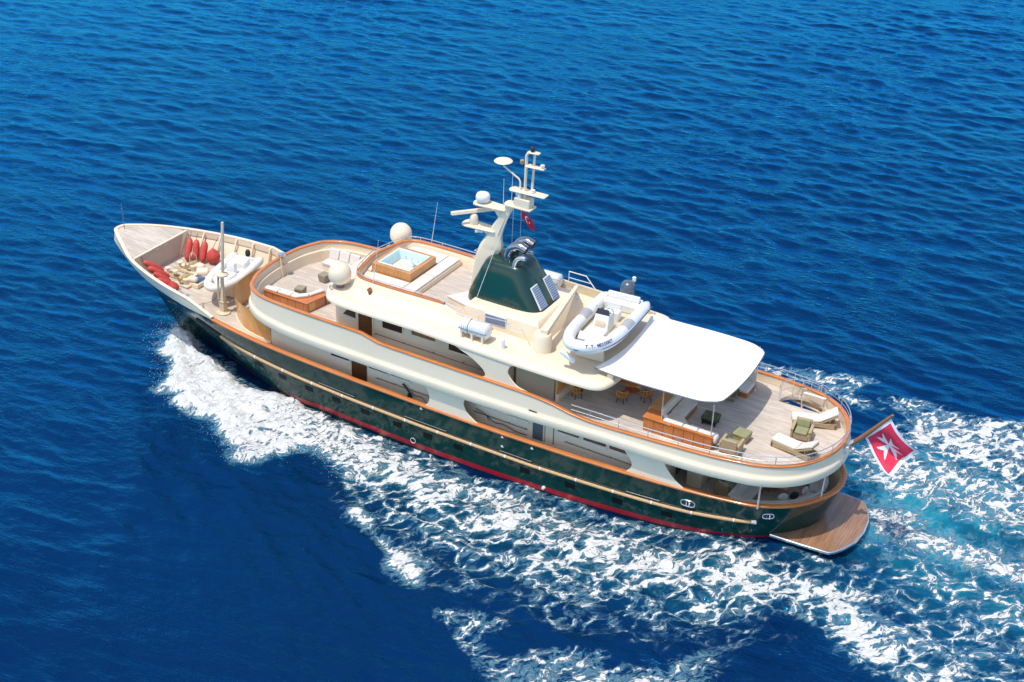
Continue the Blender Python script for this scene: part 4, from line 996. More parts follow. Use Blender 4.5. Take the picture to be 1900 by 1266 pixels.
# boat deck crane: drum post to port with its beam stowed across the deck
crane = build('boat_crane', MB().lathe([(.50, 0), (.50, .05), (.46, .06), (.46, .92), (.40, 1.0), (.05, 1.02)], (30.5, -2.62, 7.36), 24), CREAM, yacht, smooth=40)
A_, B_ = Vector((30.62, -2.75, 8.42)), Vector((29.93, 1.95, 8.72)); d = (B_-A_); sd = Vector((-d.y, d.x, 0)).normalized()
mb = MB(); P8 = []
for p, w_, h_ in ((A_, .2, .34), (B_, .09, .14)):
    P8 += [p+sd*o*w_+Vector((0, 0, u*h_)) for o, u in ((-1, -.4), (1, -.4), (1, .6), (-1, .6))]
mb.add(P8, [(0, 1, 2, 3), (7, 6, 5, 4), (0, 4, 5, 1), (1, 5, 6, 2), (2, 6, 7, 3), (3, 7, 4, 0)])
build('crane_beam', mb, CREAM, crane, bevel=.03)
build('crane_hook', MB().tube([B_+Vector((0, -.1, -.05)), B_+Vector((0, -.1, -.55))], .02, 5).tube(bend([B_+Vector((0, -.1, -.55)), B_+Vector((.1, -.1, -.68)), B_+Vector((0, -.1, -.8)), B_+Vector((-.1, -.1, -.68))], 3), .03, 6), DARK, crane)
# starboard bulwark of the boat deck
mb = MB().prism([(27.3, 7.36), (33.6, 7.36), (33.6, 7.55), (31.4, 7.85), (27.3, 7.95)], 3.55, 3.68, 'y')
build('boat_deck_bulwark', mb, LINER, yacht, bevel=.02)
rail('starboard_rail', [(28.6, 3.6, 8.5), (29.6, 3.6, 8.5), (30.2, 3.6, 7.85)], [((28.6, 3.6, 7.9), (28.6, 3.6, 8.5))], yacht, .03, [(28.6, 3.6, 8.15), (29.9, 3.6, 8.15)], WHITE)
# satellite domes
for s_ in (-1, 1):
    dm_ = build('satellite_dome', MB().lathe([(.02, -.62), (.30, -.55), (.52, -.36), (.595, -.2), (.60, .02), (.57, .2), (.48, .37), (.33, .51), (.16, .58), (.02, .6)], (18.64, s_*2.82, 8.36), 32), CREAM, yacht, smooth=70)
    build('dome_pedestal', MB().lathe([(.36, 0), (.30, .05), (.2, .2), (.26, .35)], (18.64, s_*2.82, 7.42), 16), STEEL, dm_)
    build('whip_antenna', MB().tube([(20.66, s_*2.74, 8.35), (21.05, s_*2.74, 10.85)], [.022, .008], 6), WHITE, yacht)
    build('deck_light', MB().lathe([(.03, 0), (.03, .14), (.08, .16), (.08, .3), (.02, .32)], (18.42, s_*3.35, 7.5), 10), CHROME, yacht)
build('search_light', MB().lathe([(.12, 0), (.10, .05), (.06, .22), (.1, .3)], (20.6, -2.95, 7.58), 10).lathe([(.05, -.1), (.11, -.06), (.13, .1), (.05, .14)], (20.6, -2.95, 7.98), 10, axis=(-.6, 0, .5)), BLIND, yacht)
# signal searchlight frame standing at the forward end of the upper deck
sp = MB().tube([(12.55, .45, 5.15), (12.4, .42, 6.35)], .035, 6).tube([(12.55, .05, 5.15), (12.4, .1, 6.35)], .035, 6)
for k in range(5): sp.tube([(12.53-k*.03, .43, 5.35+k*.2), (12.53-k*.03, .07, 5.35+k*.2)], .02, 5)
bl = build('bell_frame', sp, CREAM, yacht)
build('lamp', MB().lathe([(.12, 0), (.22, .04), (.2, .16), (.03, .2)], (12.4, .26, 6.35), 14), CHROME, bl)
# bow: jackstaff, foredeck crane, windlasses, bollards, hatch
build('jackstaff', MB().tube([(.87, 0, 5.08), (.82, 0, 6.75)], [.022, .012], 6).tube([(.75, 0, 6.4), (.92, 0, 6.4)], .012, 5), STEEL, yacht)
n_fd = set(o.name for o in COL.objects)
fcr = build('foredeck_crane', MB().lathe([(.40, 0), (.40, .06), (.27, .09), (.25, .13)], (9.76, -1.91, 3.0), 22).frus((9.6, 9.92, -2.07, -1.75), (9.6, 9.92, -2.07, -1.75), 3.1, 3.7).frus((9.57, 9.95, -2.1, -1.72), (9.57, 9.95, -2.1, -1.72), 3.7, 3.77).frus((9.61, 9.92, -2.06, -1.76), (9.73, 9.89, -1.99, -1.83), 3.77, 4.6).frus((9.73, 9.89, -1.99, -1.83), (9.77, 9.92, -1.98, -1.84), 4.6, 5.35), LINER, yacht, bevel=.02)
build('crane_collar', MB().lathe([(.12, 0), (.34, .08), (.34, .15), (.1, .25)], (9.88, -1.91, 5.3), 10), LINER, fcr)
build('crane_boom', MB().frus((9.83, 9.95, -1.97, -1.85), (9.94, 10.1, -1.98, -1.84), 5.5, 6.9).frus((9.94, 10.1, -1.98, -1.84), (10.1, 10.23, -1.97, -1.85), 6.9, 8.68), LINER, fcr, bevel=.03)
build('crane_ram', MB().tube([(9.62, -2.1, 3.9), (9.72, -2.08, 5.3)], .06, 8), CHROME, fcr)
for x_, y_ in ((6.27, -1.62), (7.15, -1.95), (3.95, .12), (4.05, 1.05), (4.55, .05), (4.5, .9), (6.3, 2.6), (7.2, 2.75)):
    build('bollard', MB().lathe([(.15, 0), (.09, .04), (.08, .28), (.17, .3), (.17, .34), (.03, .36)], (x_, y_, 3.0), 14), CHROME if abs(y_) > 1.2 else CREAM, yacht, smooth=50)
for x_, y_ in ((5.75, -.5), (5.0, 1.0)):
    wl = build('windlass', MB().box(x_-.55, x_+.5, y_-.36, y_+.36, 3.0, 3.12).lathe([(.22, 0), (.24, .3), (.2, .34)], (x_+.12, y_, 3.12), 14), LINER, yacht, bevel=.03)
    build('windlass_drum', MB().lathe([(.17, -.34), (.19, -.3), (.11, -.24), (.10, -.08), (.19, 0), (.19, .1), (.11, .16), (.10, .28), (.19, .33), (.17, .38)], (x_-.05, y_, 3.42), 16, axis=(.25, 1, 0)), BRASS, wl)
    build('windlass_motor', MB().lathe([(.16, 0), (.18, .05), (.18, .42), (.1, .5)], (x_+.3, y_+.1, 3.42), 14, axis=(1, .2, 0)), CREAM, wl)
build('chain_stopper', MB().box(4.0, 5.1, -.25, .1, 3.0, 3.05).box(3.9, 4.9, .55, .95, 3.0, 3.05).lathe([(.1, 0), (.1, .2), (.16, .25)], (4.7, -.1, 3.05), 10), WICK, yacht)
build('winch_hoop', MB().tube(bend([(4.75, 1.25, 3.1), (4.7, 1.2, 3.75), (4.75, 1.35, 3.98), (4.85, 1.55, 3.75), (4.9, 1.55, 3.1)], 4), .03, 6), CHROME, yacht)
build('winch_housing', MB().lathe([(.25, 0), (.28, .06), (.28, .62), (.22, .7), (.02, .72)], (5.75, .55, 3.32), 16, axis=(.8, .6, 0)).box(5.6, 6.4, .4, 1.1, 3.0, 3.2), CREAM, yacht, bevel=.02)
hc_ = build('deck_hatch', MB().box(5.75, 6.75, -.55, .52, 3.0, 3.26), CREAM, yacht, bevel=.02)
build('hatch_glass', MB().box(5.9, 6.66, -.45, .42, 3.26, 3.30), HATCHB, hc_)
build('hawse_grate', MB().box(6.3, 7.6, -2.62, -2.2, 3.0, 3.04), STEEL, yacht)
def lift_fd(o, x_):
    # set a foredeck fitting down on the sheered deck
    dz = zfd(x_)-3.0; o.location = (o.location.x+1.24*dz, o.location.y-1.38*dz, o.location.z+dz)
for o in [o for o in COL.objects if o.name not in n_fd and o.parent == yacht]:
    lift_fd(o, sum(v.co.x for v in o.data.vertices)/len(o.data.vertices))
build('flag_socket', MB().lathe([(.1, -.2), (.12, -.1), (.11, .35), (.08, .4)], (45.34, 0, 5.72), 12, axis=(.6, 0, .8)).box(45.1, 45.5, -.16, .16, 5.45, 5.62), CHROME, yacht)
build('stern_light', MB().lathe([(.06, 0), (.09, .04), (.09, .2), (.03, .24)], (45.5, .35, 5.2), 10), CHROME, yacht)
# ------------------------------------------------------------------ flags
staff = build('ensign_staff', MB().tube([(45.3, 0, 5.65), (45.9, 0, 6.36), (47.05, 0, 7.9)], [.11, .115, .075], 10).lathe([(.02, -.06), (.08, 0), (.02, .06)], (47.08, 0, 7.95), 10), BLIND, yacht)
def cloth(nm, O, ex, ey, w_, h_, wav, mats, pick, nu=26, nv=20, parent=None):
    O, ex, ey = Vector(O), Vector(ex), Vector(ey); nrm = ex.cross(ey).normalized()
    mb = MB(); vs = []
    for j in range(nv+1):
        for i in range(nu+1):
            u, v = i/nu, j/nv
            p = O+ex*(u*w_)+ey*(v*h_)
            o = wav(u, v); vs.append(p+nrm*o[0]+ex*o[1]+ey*o[2])
    for j in range(nv):
        for i in range(nu):
            mb.add([], []); mb.f.append((j*(nu+1)+i, j*(nu+1)+i+1, (j+1)*(nu+1)+i+1, (j+1)*(nu+1)+i)); mb.mi.append(pick((i+.5)/nu, (j+.5)/nv))
    mb.v = [tuple(p) for p in vs]
    return build(nm, mb, mats, parent, smooth=180)
def maltese(u, v):
    # eight-pointed cross: four V-notched arms meeting in the middle
    x_, y_ = (u-.56)*1.0, (v-.52)*.78
    for a in (0, 90, 180, 270):
        c, s = math.cos(R(a)), math.sin(R(a)); px_, py_ = c*x_+s*y_, -s*x_+c*y_
        if 0 < px_ < .27:
            hw_ = .012+px_*.42
            notch = max(0, (px_-.165)/.105)*hw_ if px_ > .165 else -1
            if notch < abs(py_) < hw_ or (notch < 0 and abs(py_) < hw_): return True
    return False
def ens_pick(u, v):
    if u < .075 or u > .925 or v < .085 or v > .915: return 1
    return 1 if maltese(u, v) else 0
def ens_wave(u, v):
    k = u*.6+v*.7
    return (.13*math.sin(2.2*math.pi*(u*.55+v*.75))*k+.05*math.sin(9*v+5*u)*k, .10*v*math.sin(3.2*v)-.1*v*v*u, -.16*u*(1-v)*.4-.22*max(0, u-.75)*v)
def ens_wave2(u, v):
    a = ens_wave(u, v)
    return (a[0]+.36*math.sin(6.5*u+2*v)*v*(.3+.7*u)+.14*math.sin(11*u-3*v)*v, a[1]-.42*v*v, a[2])
ens = cloth('ensign', (47.02, 0, 7.78), (-.585, 0, -.81), (.55, .12, -.835), 1.78, 2.2, ens_wave2, [FRED, FWHITE], ens_pick, 84, 72)
tag(ens, 'large red flag with white border and white eight-pointed cross hanging from stern staff', 'flag')
def cr_pick(u, v):
    x_, y_ = (u-.42)*1.5, (v-.5)
    if x_*x_+y_*y_ < .075 and (x_-.075)**2+y_*y_ > .048: return 1
    sx, sy = x_-.36, y_
    r_ = math.hypot(sx, sy); an = math.atan2(sy, sx)
    if r_ < .065+.065*max(0, math.cos(2.5*(an+math.pi))): return 1 if r_ < .05+.07*abs(math.cos(2.5*an)) else 0
    return 0
cf_ = cloth('courtesy_flag', (27.64, .05, 13.12), (.80, 0, -.58), (-.05, .12, -.95), .92, .52, lambda u, v: (.10*math.sin(5.2*u+1.5*v)*u, 0, -.16*u*u*(1-v)), [FDRED, FWHITE], cr_pick, 60, 40)
tag(cf_, 'small deep red flag with white crescent and star flying under the mast head', 'flag')
hal = build('flag_halyard', MB().tube([(27.62, .04, 13.3), (27.45, .3, 10.6), (27.3, .8, 9.2)], .007, 4), WHITE, mast)
# ------------------------------------------------------------------ loose things on deck
def part(nm, mb, m, root, **k): return build(nm, mb, m, root, **k)
def text_mesh(ch, size):
    cu_ = bpy.data.curves.new('txt', 'FONT'); cu_.body = ch; cu_.size = size; cu_.extrude = 0.004; cu_.offset = 0.006
    ob = bpy.data.objects.new('txt', cu_); COL.objects.link(ob)
    bpy.context.view_layer.update()
    me_ = ob.evaluated_get(bpy.context.evaluated_depsgraph_get()).to_mesh()
    vs = [tuple(v.co) for v in me_.vertices]; fs = [tuple(p.vertices) for p in me_.polygons]
    ob.evaluated_get(bpy.context.evaluated_depsgraph_get()).to_mesh_clear()
    bpy.data.objects.remove(ob); bpy.data.curves.remove(cu_)
    return vs, fs
# ---- the inflatable tender on the boat deck (local: bow toward -y)
def make_rib():
    t = thing('inflatable_tender', 'white inflatable tender lettered T.T. MESERRET lying across the boat deck, with grey outboard', 'inflatable boat', (32.72, -.45, 7.42), R(4))
    half = [(1.08, 3.05, 1.10), (1.10, 2.3, 1.12), (1.12, .8, 1.14), (1.10, -.6, 1.18), (1.0, -1.7, 1.25), (.78, -2.5, 1.33), (.45, -3.02, 1.40), (0, -3.22, 1.43)]
    pth = [tuple(p) for p in catmull(half, 5)]
    full_ = pth+[(-p[0], p[1], p[2]) for p in pth[::-1][1:]]
    n_ = len(full_); rad = [.30]*n_
    for k, v in enumerate((.09, .16, .21, .25)): rad[k] = v; rad[n_-1-k] = v
    tube = part('tube', MB().tube(full_, rad, 16), HYPA, t, smooth=70)
    part('rub_strake', MB().tube([(p[0]*1.0+(.30 if p[0] >= 0 else -.30)*min(1, abs(p[0])*2.5), p[1]-(.30 if abs(p[0]) < .5 else .0)*(1-abs(p[0])/.5 if abs(p[0]) < .5 else 0), p[2]-.02) for p in full_[2:-2]], .035, 6), NAVY, tube)
    # deep-V hull
    rows = []
    for y_, w_, zk in ((2.7, .95, .30), (1.0, .98, .26), (-.6, .95, .28), (-1.8, .78, .42), (-2.6, .5, .70), (-3.1, .10, 1.15)):
        zt = 1.0+(.2 if y_ < -1.5 else 0)+(.15 if y_ < -2.5 else 0)
        rows.append([(-w_, y_, zt), (-w_*.9, y_, zk+.32), (0, y_, zk), (w_*.9, y_, zk+.32), (w_, y_, zt)])
    part('hull', MB().loft(rows).add(rows[0], [(0, 1, 2, 3, 4)]), CREAM, t, smooth=50)
    part('inner_floor', MB().add([(-.88, 2.6, .86), (.88, 2.6, .86), (.9, -.8, .9), (.62, -2.0, 1.02), (.2, -2.7, 1.15), (-.2, -2.7, 1.15), (-.62, -2.0, 1.02), (-.9, -.8, .9)], [tuple(range(8))]), LINER, t)
    part('bow_cushion', MB().prism([(-.72, -1.35), (.72, -1.35), (.5, -2.2), (.18, -2.6), (-.18, -2.6), (-.5, -2.2)], 1.12, 1.24), WHITE, t, bevel=.04)
    part('bow_seat', MB().box(-.52, .52, -1.45, -.75, .9, 1.3), WHITE, t, bevel=.05)
    con = part('console', MB().frus((-.44, .44, -.72, .30), (-.36, .36, -.38, .18), .9, 1.78), WHITE, t, bevel=.06, seg=3)
    part('windscreen', MB().add([(-.36, -.36, 1.78), (.36, -.36, 1.78), (.3, -.22, 2.02), (-.3, -.22, 2.02)], [(0, 1, 2, 3)]), GLASS, con)
    mb = MB()
    for k in range(5): mb.lathe([(.05, 0), (.05, .02), (.01, .025)], (-.26+k*.13, -.05+.04*(k % 2), 1.785), 10)
    part('gauges', mb, DARK, con)
    part('console_panel', MB().prism([(-.27, 1.12), (.27, 1.12), (.24, 1.58), (-.24, 1.58)], -.60, -.57, 'y'), CREAM, con)
    part('steering_wheel', MB().tube([(.1+.19*math.cos(a), .30+.08*math.sin(a), 1.62+.17*math.sin(a)) for a in [k*math.pi/8 for k in range(16)]], .018, 6, 0, True), STEEL, con)
    part('grab_rail', MB().tube(bend([(-.42, .1, 1.6), (-.42, -.1, 2.05), (0, -.2, 2.12), (.42, -.1, 2.05), (.42, .1, 1.6)], 4), .018, 6), CHROME, con)
    part('helm_seat', MB().box(-.40, .40, .75, 1.2, .88, 1.42).box(-.40, .40, 1.12, 1.24, 1.42, 1.75), WHITE, t, bevel=.05)
    part('stern_bench', MB().box(-.85, .85, 1.9, 2.45, .88, 1.30).box(-.85, .85, 2.38, 2.55, 1.3, 1.62), WHITE, t, bevel=.05)
    part('transom', MB().box(-.95, .95, 2.55, 2.68, .6, 1.4), WHITE, t, bevel=.03)
    part('grip_patch', MB().tube([(p[0], p[1], p[2]+.012) for p in pth[11:15]], .297, 16), PATCH, t, smooth=70)
    part('grip_patch', MB().tube([(-p[0], p[1], p[2]+.012) for p in pth[11:15]], .297, 16), PATCH, t, smooth=70)
    eng = part('outboard_motor', MB().lathe([(.02, -.45), (.24, -.43), (.36, -.28), (.40, 0), (.37, .24), (.27, .4), (.02, .46)], (0, 2.92, 1.68), 20), ENGINE, t, smooth=70)
    eng.scale = (1, 1, 1)
    part('engine_leg', MB().frus((-.1, .1, 2.72, 3.05), (-.14, .14, 2.7, 3.15), .55, 1.5), STEEL, t, bevel=.03)
    part('engine_bracket', MB().box(-.3, .3, 2.62, 2.85, 1.25, 1.5).lathe([(.1, 0), (.1, .2), (.03, .24)], (.15, 3.3, 2.0), 10), WHITE, t)
    lines = MB()
    for s_ in (-1, 1):
        lp = [(s_*abs(p[0]), p[1], p[2]+.28) for p in pth[3:-6:1]]
        for k in range(0, len(lp)-3, 4):
            a, c = lp[k], lp[min(k+4, len(lp)-1)]
            lines.tube([a, ((a[0]+c[0])/2, (a[1]+c[1])/2, a[2]+.03), c], .012, 5)
    part('grab_line', lines, WHITE, t)
    # lettering round the bow tube, facing out and up on the +x bow side
    letters = MB(); word = 'T.T. MESERRET'; sz = .27
    bowp = np.array([(p[0], p[1], p[2]) for p in catmull([(1.0, -1.7, 1.25), (.78, -2.5, 1.33), (.45, -3.02, 1.40), (.12, -3.2, 1.43)], 20)])[::-1]
    d = np.concatenate([[0], np.cumsum(np.linalg.norm(np.diff(bowp, axis=0), axis=1))])
    u = .18
    for ch in word:
        wd = {'.': .075, ' ': .09, 'M': .155, 'E': .12, 'I': .06}.get(ch, .125)
        if ch != ' ':
            u0 = u+wd*.1
            p = Vector([np.interp(u0, d, bowp[:, k]) for k in range(3)]); p2 = Vector([np.interp(u0+.1, d, bowp[:, k]) for k in range(3)])
            tg = (p2-p).normalized(); out_ = Vector((tg.y, -tg.x, 0)).normalized() if False else Vector((-tg.y, tg.x, 0)).normalized()
            if out_.x < 0: out_ = -out_
            nrm = (out_*.78+Vector((0, 0, .62))).normalized(); upv = nrm.cross(tg)*1.0
            if upv.z < 0: upv = -upv
            vs, fs = text_mesh(ch, sz*.8)
            o_ = p+nrm*.306-upv*.06
            letters.add([o_+tg*v[0]+upv*v[1]+nrm*v[2] for v in vs], fs)
        u += wd
    part('lettering', letters, NAVY, t)
    # maker's badge and registration plate shapes beside the name
    p = Vector([np.interp(u+.22, d, bowp[:, k]) for k in range(3)]); p2 = Vector([np.interp(u+.3, d, bowp[:, k]) for k in range(3)]); tg = (p2-p).normalized()
    out_ = Vector((-tg.y, tg.x, 0)).normalized(); out_ = out_ if out_.x > 0 else -out_
    nrm = (out_*.78+Vector((0, 0, .62))).normalized(); upv = nrm.cross(tg); upv = upv if upv.z > 0 else -upv
    o_ = p+nrm*.309
    part('badge', MB().add([o_-tg*.16+upv*.05, o_+tg*.16+upv*.05, o_+tg*.12-upv*.06, o_-tg*.12-upv*.06], [(0, 1, 2, 3)]), LOUV, t)
    mb = MB()
    for k in range(3): mb.box(-.28-.0, .22, -3.02+.05*k, -2.99+.05*k, 1.705, 1.712)
    part('bow_plate', mb, STEEL, t)
    for y_ in (-1.6, 1.4):
        part('chock', MB().prism([(-.75, 0), (.75, 0), (.6, .62), (0, .36), (-.6, .62)], y_-.1, y_+.1, 'y'), CREAM, t)
    return t
rib = make_rib()
wf_ = build('white_fender', MB().lathe([(.02, -.45), (.10, -.42), (.14, -.34), (.14, .34), (.10, .42), (.02, .45)], (0, 0, 0), 14, axis=(.75, .2, -.55)), WHITE, None, smooth=50)
tag(wf_, 'small white sausage fender hanging below the bow of the lettered tender', 'fender', loc=(32.35, -3.5, 8.1))
# ---- small tender on the foredeck
def make_small_tender():
    t = thing('small_tender', 'small white open tender with a console on the foredeck behind the tall crane post', 'inflatable boat', (8.32, .72, 3.0), R(13))
    half = [(.82, 2.15, 1.02), (.86, 1.3, 1.02), (.86, .1, 1.04), (.80, -1.0, 1.08), (.60, -1.8, 1.14), (.30, -2.35, 1.20), (0, -2.5, 1.22)]
    pth = [tuple(p) for p in catmull(half, 5)]; full_ = pth+[(-p[0], p[1], p[2]) for p in pth[::-1][1:]]
    rad = [.24]*len(full_); rad[0] = rad[-1] = .1; rad[1] = rad[-2] = .17
    part('tube', MB().tube(full_, rad, 14), SHELL, t, smooth=70)
    rows = []
    for y_, w_, zk in ((1.7, .78, .42), (.3, .78, .40), (-.8, .66, .48), (-1.5, .42, .68), (-1.95, .08, 1.0)):
        rows.append([(-w_, y_, .98), (-w_*.92, y_, zk+.25), (0, y_, zk), (w_*.92, y_, zk+.25), (w_, y_, .98)])
    part('hull', MB().loft(rows).add(rows[0], [(0, 1, 2, 3, 4)]), LINER, t, smooth=60)
    part('inner_floor', MB().add([(-.66, 2.0, .94), (.66, 2.0, .94), (.66, -.8, .96), (.3, -1.9, 1.04), (-.3, -1.9, 1.04), (-.66, -.8, .96)], [tuple(range(6))]), WHITE, t)
    part('fore_cover', MB().prism([(-.6, -.55), (.6, -.55), (.42, -1.6), (0, -2.1), (-.42, -1.6)], .95, 1.34), WHITE, t, bevel=.08, seg=3)
    part('console', MB().frus((-.28, .28, -.3, .2), (-.22, .22, -.2, .1), .86, 1.62), WHITE, t, bevel=.05)
    part('seat', MB().box(-.5, .5, .55, 1.35, .86, 1.36), WHITE, t, bevel=.1, seg=3)
    part('transom', MB().box(-.7, .7, 1.62, 1.74, .55, 1.2), WHITE, t, bevel=.03)
    part('outboard_motor', MB().lathe([(.02, -.22), (.11, -.2), (.15, -.1), (.15, .1), (.1, .2), (.02, .23)], (0, 2.0, 1.28), 14), DARK, t, smooth=70)
    part('side_stripe', MB().tube([(p[0]+(.205 if p[0] > .1 else 0), p[1], p[2]-.02) for p in pth[2:-4]], .025, 6), LOUV, t)
    part('lifting_line', MB().tube(bend([(.1, -1.7, 1.3), (.35, -1.75, 1.0), (.1, -1.8, .6), (-.2, -2.2, .2), (-.9, -2.6, .03)], 4), .012, 5), DARK, t)
    for y_ in (-1.0, 1.1): part('chock', MB().prism([(-.6, 0), (.6, 0), (.5, .62), (0, .45), (-.5, .62)], y_-.08, y_+.08, 'y'), CREAM, t)
    return t
small = make_small_tender(); lift_fd(small, 8.3)
# ---- red fenders stowed against the fore bulwarks
def sausage(A, B, r=.2, sag=0):
    A, B = Vector(A), Vector(B); d = (B-A); L_ = d.length
    t = thing('fender', '', 'fender', tuple(B))
    q = -d
    part('body', MB().lathe([(.03, 0), (.10, .03), (r*.8, .12), (r, .28), (r*1.03, L_*.5), (r, L_-.28), (r*.75, L_-.1), (.06, L_)], (0, 0, 0), 16, axis=tuple(q)), FENDER, t, smooth=70)
    top = q.normalized()*L_
    part('lanyard', MB().tube([tuple(top), tuple(top+Vector((0, .12 if B.y > 0 else -.12, .35)))], .015, 5), DARK, t)
    return t
far_f = [((3.66, 2.52, 4.18), (3.95, 1.75, 3.1), 'red sausage fender by the panel, first of the three upright on the starboard bulwark'),
         ((4.05, 2.62, 4.15), (4.33, 2.06, 3.1), 'red sausage fender upright on starboard bulwark, middle of the three'),
         ((4.62, 2.74, 4.12), (4.85, 2.05, 3.1), 'red sausage fender upright on starboard bulwark, beside the round ball fender')]
for A, B, lb in far_f:
    f_ = sausage(A, B); lift_fd(f_, B[0]); f_['label'] = lb; f_['group'] = 'red fenders on the foredeck'
t = thing('ball_fender', 'round red ball fender beside the three upright sausage fenders', 'fender', (5.35, 2.5, 3.0), 0, 'red fenders on the foredeck')
part('body', MB().lathe([(.02, -.42), (.2, -.37), (.36, -.2), (.42, 0), (.38, .18), (.25, .36), (.1, .48), (.05, .56)], (0, 0, .42), 20), FENDER, t, smooth=70)
part('lanyard', MB().tube([(0, 0, .95), (.05, .5, 1.5)], .015, 5), DARK, t); lift_fd(t, 5.3)
near_f = [((3.55, -1.75, 4.2), (4.3, -.95, 3.45), 'red sausage fender against port bulwark, nearest the bow panel'),
          ((4.15, -2.05, 4.12), (5.0, -1.25, 3.4), 'second red sausage fender from the bow panel, against port bulwark'),
          ((4.75, -2.25, 4.02), (5.45, -1.65, 3.35), 'third red sausage fender from the bow panel, against port bulwark'),
          ((5.15, -2.45, 3.85), (5.9, -1.75, 3.25), 'red sausage fender against port bulwark, nearest the steel bollards')]
for A, B, lb in near_f:
    f_ = sausage(A, B, .19); lift_fd(f_, B[0]); f_.location.y += .34; f_.location.z += .04; f_['label'] = lb; f_['group'] = 'red fenders on the foredeck'
t = thing('ball_fender', 'red ball fender low against port bulwark beside the steel bollards', 'fender', (5.95, -2.2, 3.02), 0, 'red fenders on the foredeck')
part('body', MB().lathe([(.02, -.34), (.2, -.28), (.32, -.12), (.34, .02), (.28, .2), (.12, .34), (.05, .42)], (0, 0, .34), 18), FENDER, t, smooth=70); lift_fd(t, 5.9); t.location.y += .5
# ---- liferafts in their canisters
def make_raft():
    t = thing('liferaft_canister', 'ribbed white liferaft canister on a cradle, port edge of boat deck near the side grille', 'liferaft', (27.2, -3.45, 7.38), 0, 'liferaft canisters')
    prof = [(.02, -.78), (.26, -.77), (.33, -.7)]
    for k in range(13):
        z_ = -.66+k*.11; prof += [(.345, z_), (.39, z_+.025), (.39, z_+.08), (.345, z_+.105)]
    prof += [(.33, .78), (.26, .82), (.02, .83)]
    part('canister', MB().lathe(prof, (0, 0, .66), 24, axis=(1, 0, 0)), WHITE, t, smooth=40)
    part('strap', MB().lathe([(.392, -.015), (.398, 0), (.392, .015)], (-.25, 0, .66), 24, axis=(1, 0, 0)), STEEL, t)
    part('joint_band', MB().box(-.76, .8, -.395, .395, .63, .65), STEEL, t)
    for x_ in (-.6, .0, .6):
        part('cradle_leg', MB().box(x_-.05, x_+.05, -.36, -.26, 0, .5).box(x_-.05, x_+.05, .26, .36, 0, .5).box(x_-.05, x_+.05, -.3, .3, .2, .29), CREAM, t)
    return t
raft = make_raft()
dup(raft, (27.55, 3.15, 7.38), 0, 'ribbed white liferaft canister behind the green funnel, on starboard side')
ep = build('beacon_canister', MB().lathe([(.02, 0), (.11, .02), (.12, .1), (.12, .45), (.08, .55), (.02, .58)], (0, 0, 0), 14), WHITE, None, smooth=50)
tag(ep, 'small white upright canister on port roof edge aft of the liferaft', 'beacon', loc=(28.8, -3.5, 7.4))
# ---- hot tub and sun pads on the sun deck
t = thing('hot_tub', 'square hot tub with pale blue shell in honey wood surround', 'hot tub', (20.73, 0, 7.98))
mb = MB()
o_, i_ = 1.21, .99
for a, b_, c, d in ((-o_, o_, -o_, -i_), (-o_, o_, i_, o_), (-o_, -i_, -i_, i_), (i_, o_, -i_, i_)): mb.box(a, b_, c, d, 0, .56)
part('wood_surround', mb, TUBW, t, bevel=.02)
mb = MB()
rows = []
for s_, z_ in ((1.0, .57), (.99, .60), (.90, .60), (.87, .55), (.84, -.12), (.78, -.16)):
    rows.append([(x_*s_, y_*s_, z_) for x_, y_ in ((-1, -1), (1, -1), (1, 1), (-1, 1))])
mb.loft(rows, closed=True).add(rows[-1], [(0, 1, 2, 3)])
shell = part('tub_shell', mb, TUBB, t, bevel=.05)
part('tub_seat', MB().box(-.84, -.3, -.84, -.25, -.14, .18).box(.35, .84, -.84, .3, -.14, .14), TUBB, t, bevel=.05)
mb = MB()
for x_ in (-.45, -.1, .3, .6): mb.lathe([(.06, 0), (.06, .02), (.02, .03)], (x_, .845, .22), 10, axis=(0, -1, 0))
part('jet_nozzles', mb, CHROME, t)
part('tap', MB().tube(bend([(.93, -.45, .6), (.85, -.45, .78), (.7, -.45, .72)], 4), .03, 6).box(.86, .98, -.6, -.3, .6, .64), CHROME, t)
pads = [('port sun pad alongside the hot tub', [(19.75, -1.3), (19.75, -2.25), (20.1, -2.44), (21.95, -2.44), (21.95, -1.3)]),
        ('starboard sun pad alongside the hot tub, far side', [(19.7, 1.3), (21.95, 1.3), (21.95, 2.44), (20.1, 2.44), (19.7, 2.25)]),
        ('aft sun pad on the port half behind the hot tub', [(21.99, -2.44), (22.68, -2.44), (22.68, -.02), (21.99, -.02)]),
        ('aft sun pad on the starboard half behind the hot tub', [(21.99, .02), (22.68, .02), (22.68, 2.44), (21.99, 2.44)]),
        ('narrow sun pad in front of the hot tub under the curved rail', [(19.25, -1.2), (19.48, -1.26), (19.48, 1.26), (19.25, 1.2), (19.1, .5), (19.1, -.5)])]
for lb, P in pads:
    o = build('sun_pad', MB().prism(P, 7.985, 8.10), GREYCUSH, None, bevel=.035, seg=3)
    tag(o, 'pale grey '+lb, 'sun pad', 'sun pads round the hot tub')
t = thing('sun_settee', 'low cream settee with white top pad in front of the green funnel, port side', 'settee', (25.3, -1.2, 7.7))
P = [(-1.05, -.2), (-.35, .85), (.0, .9), (.15, .25), (.75, .0), (1.0, -.15), (.9, -.55), (.55, -.6)]
part('base', MB().prism([(p[0]*.94, p[1]*.94) for p in P], 0, .26), CREAM, t, bevel=.03)
part('pad', MB().prism(P, .26, .37), GREYCUSH, t, bevel=.04, seg=3)
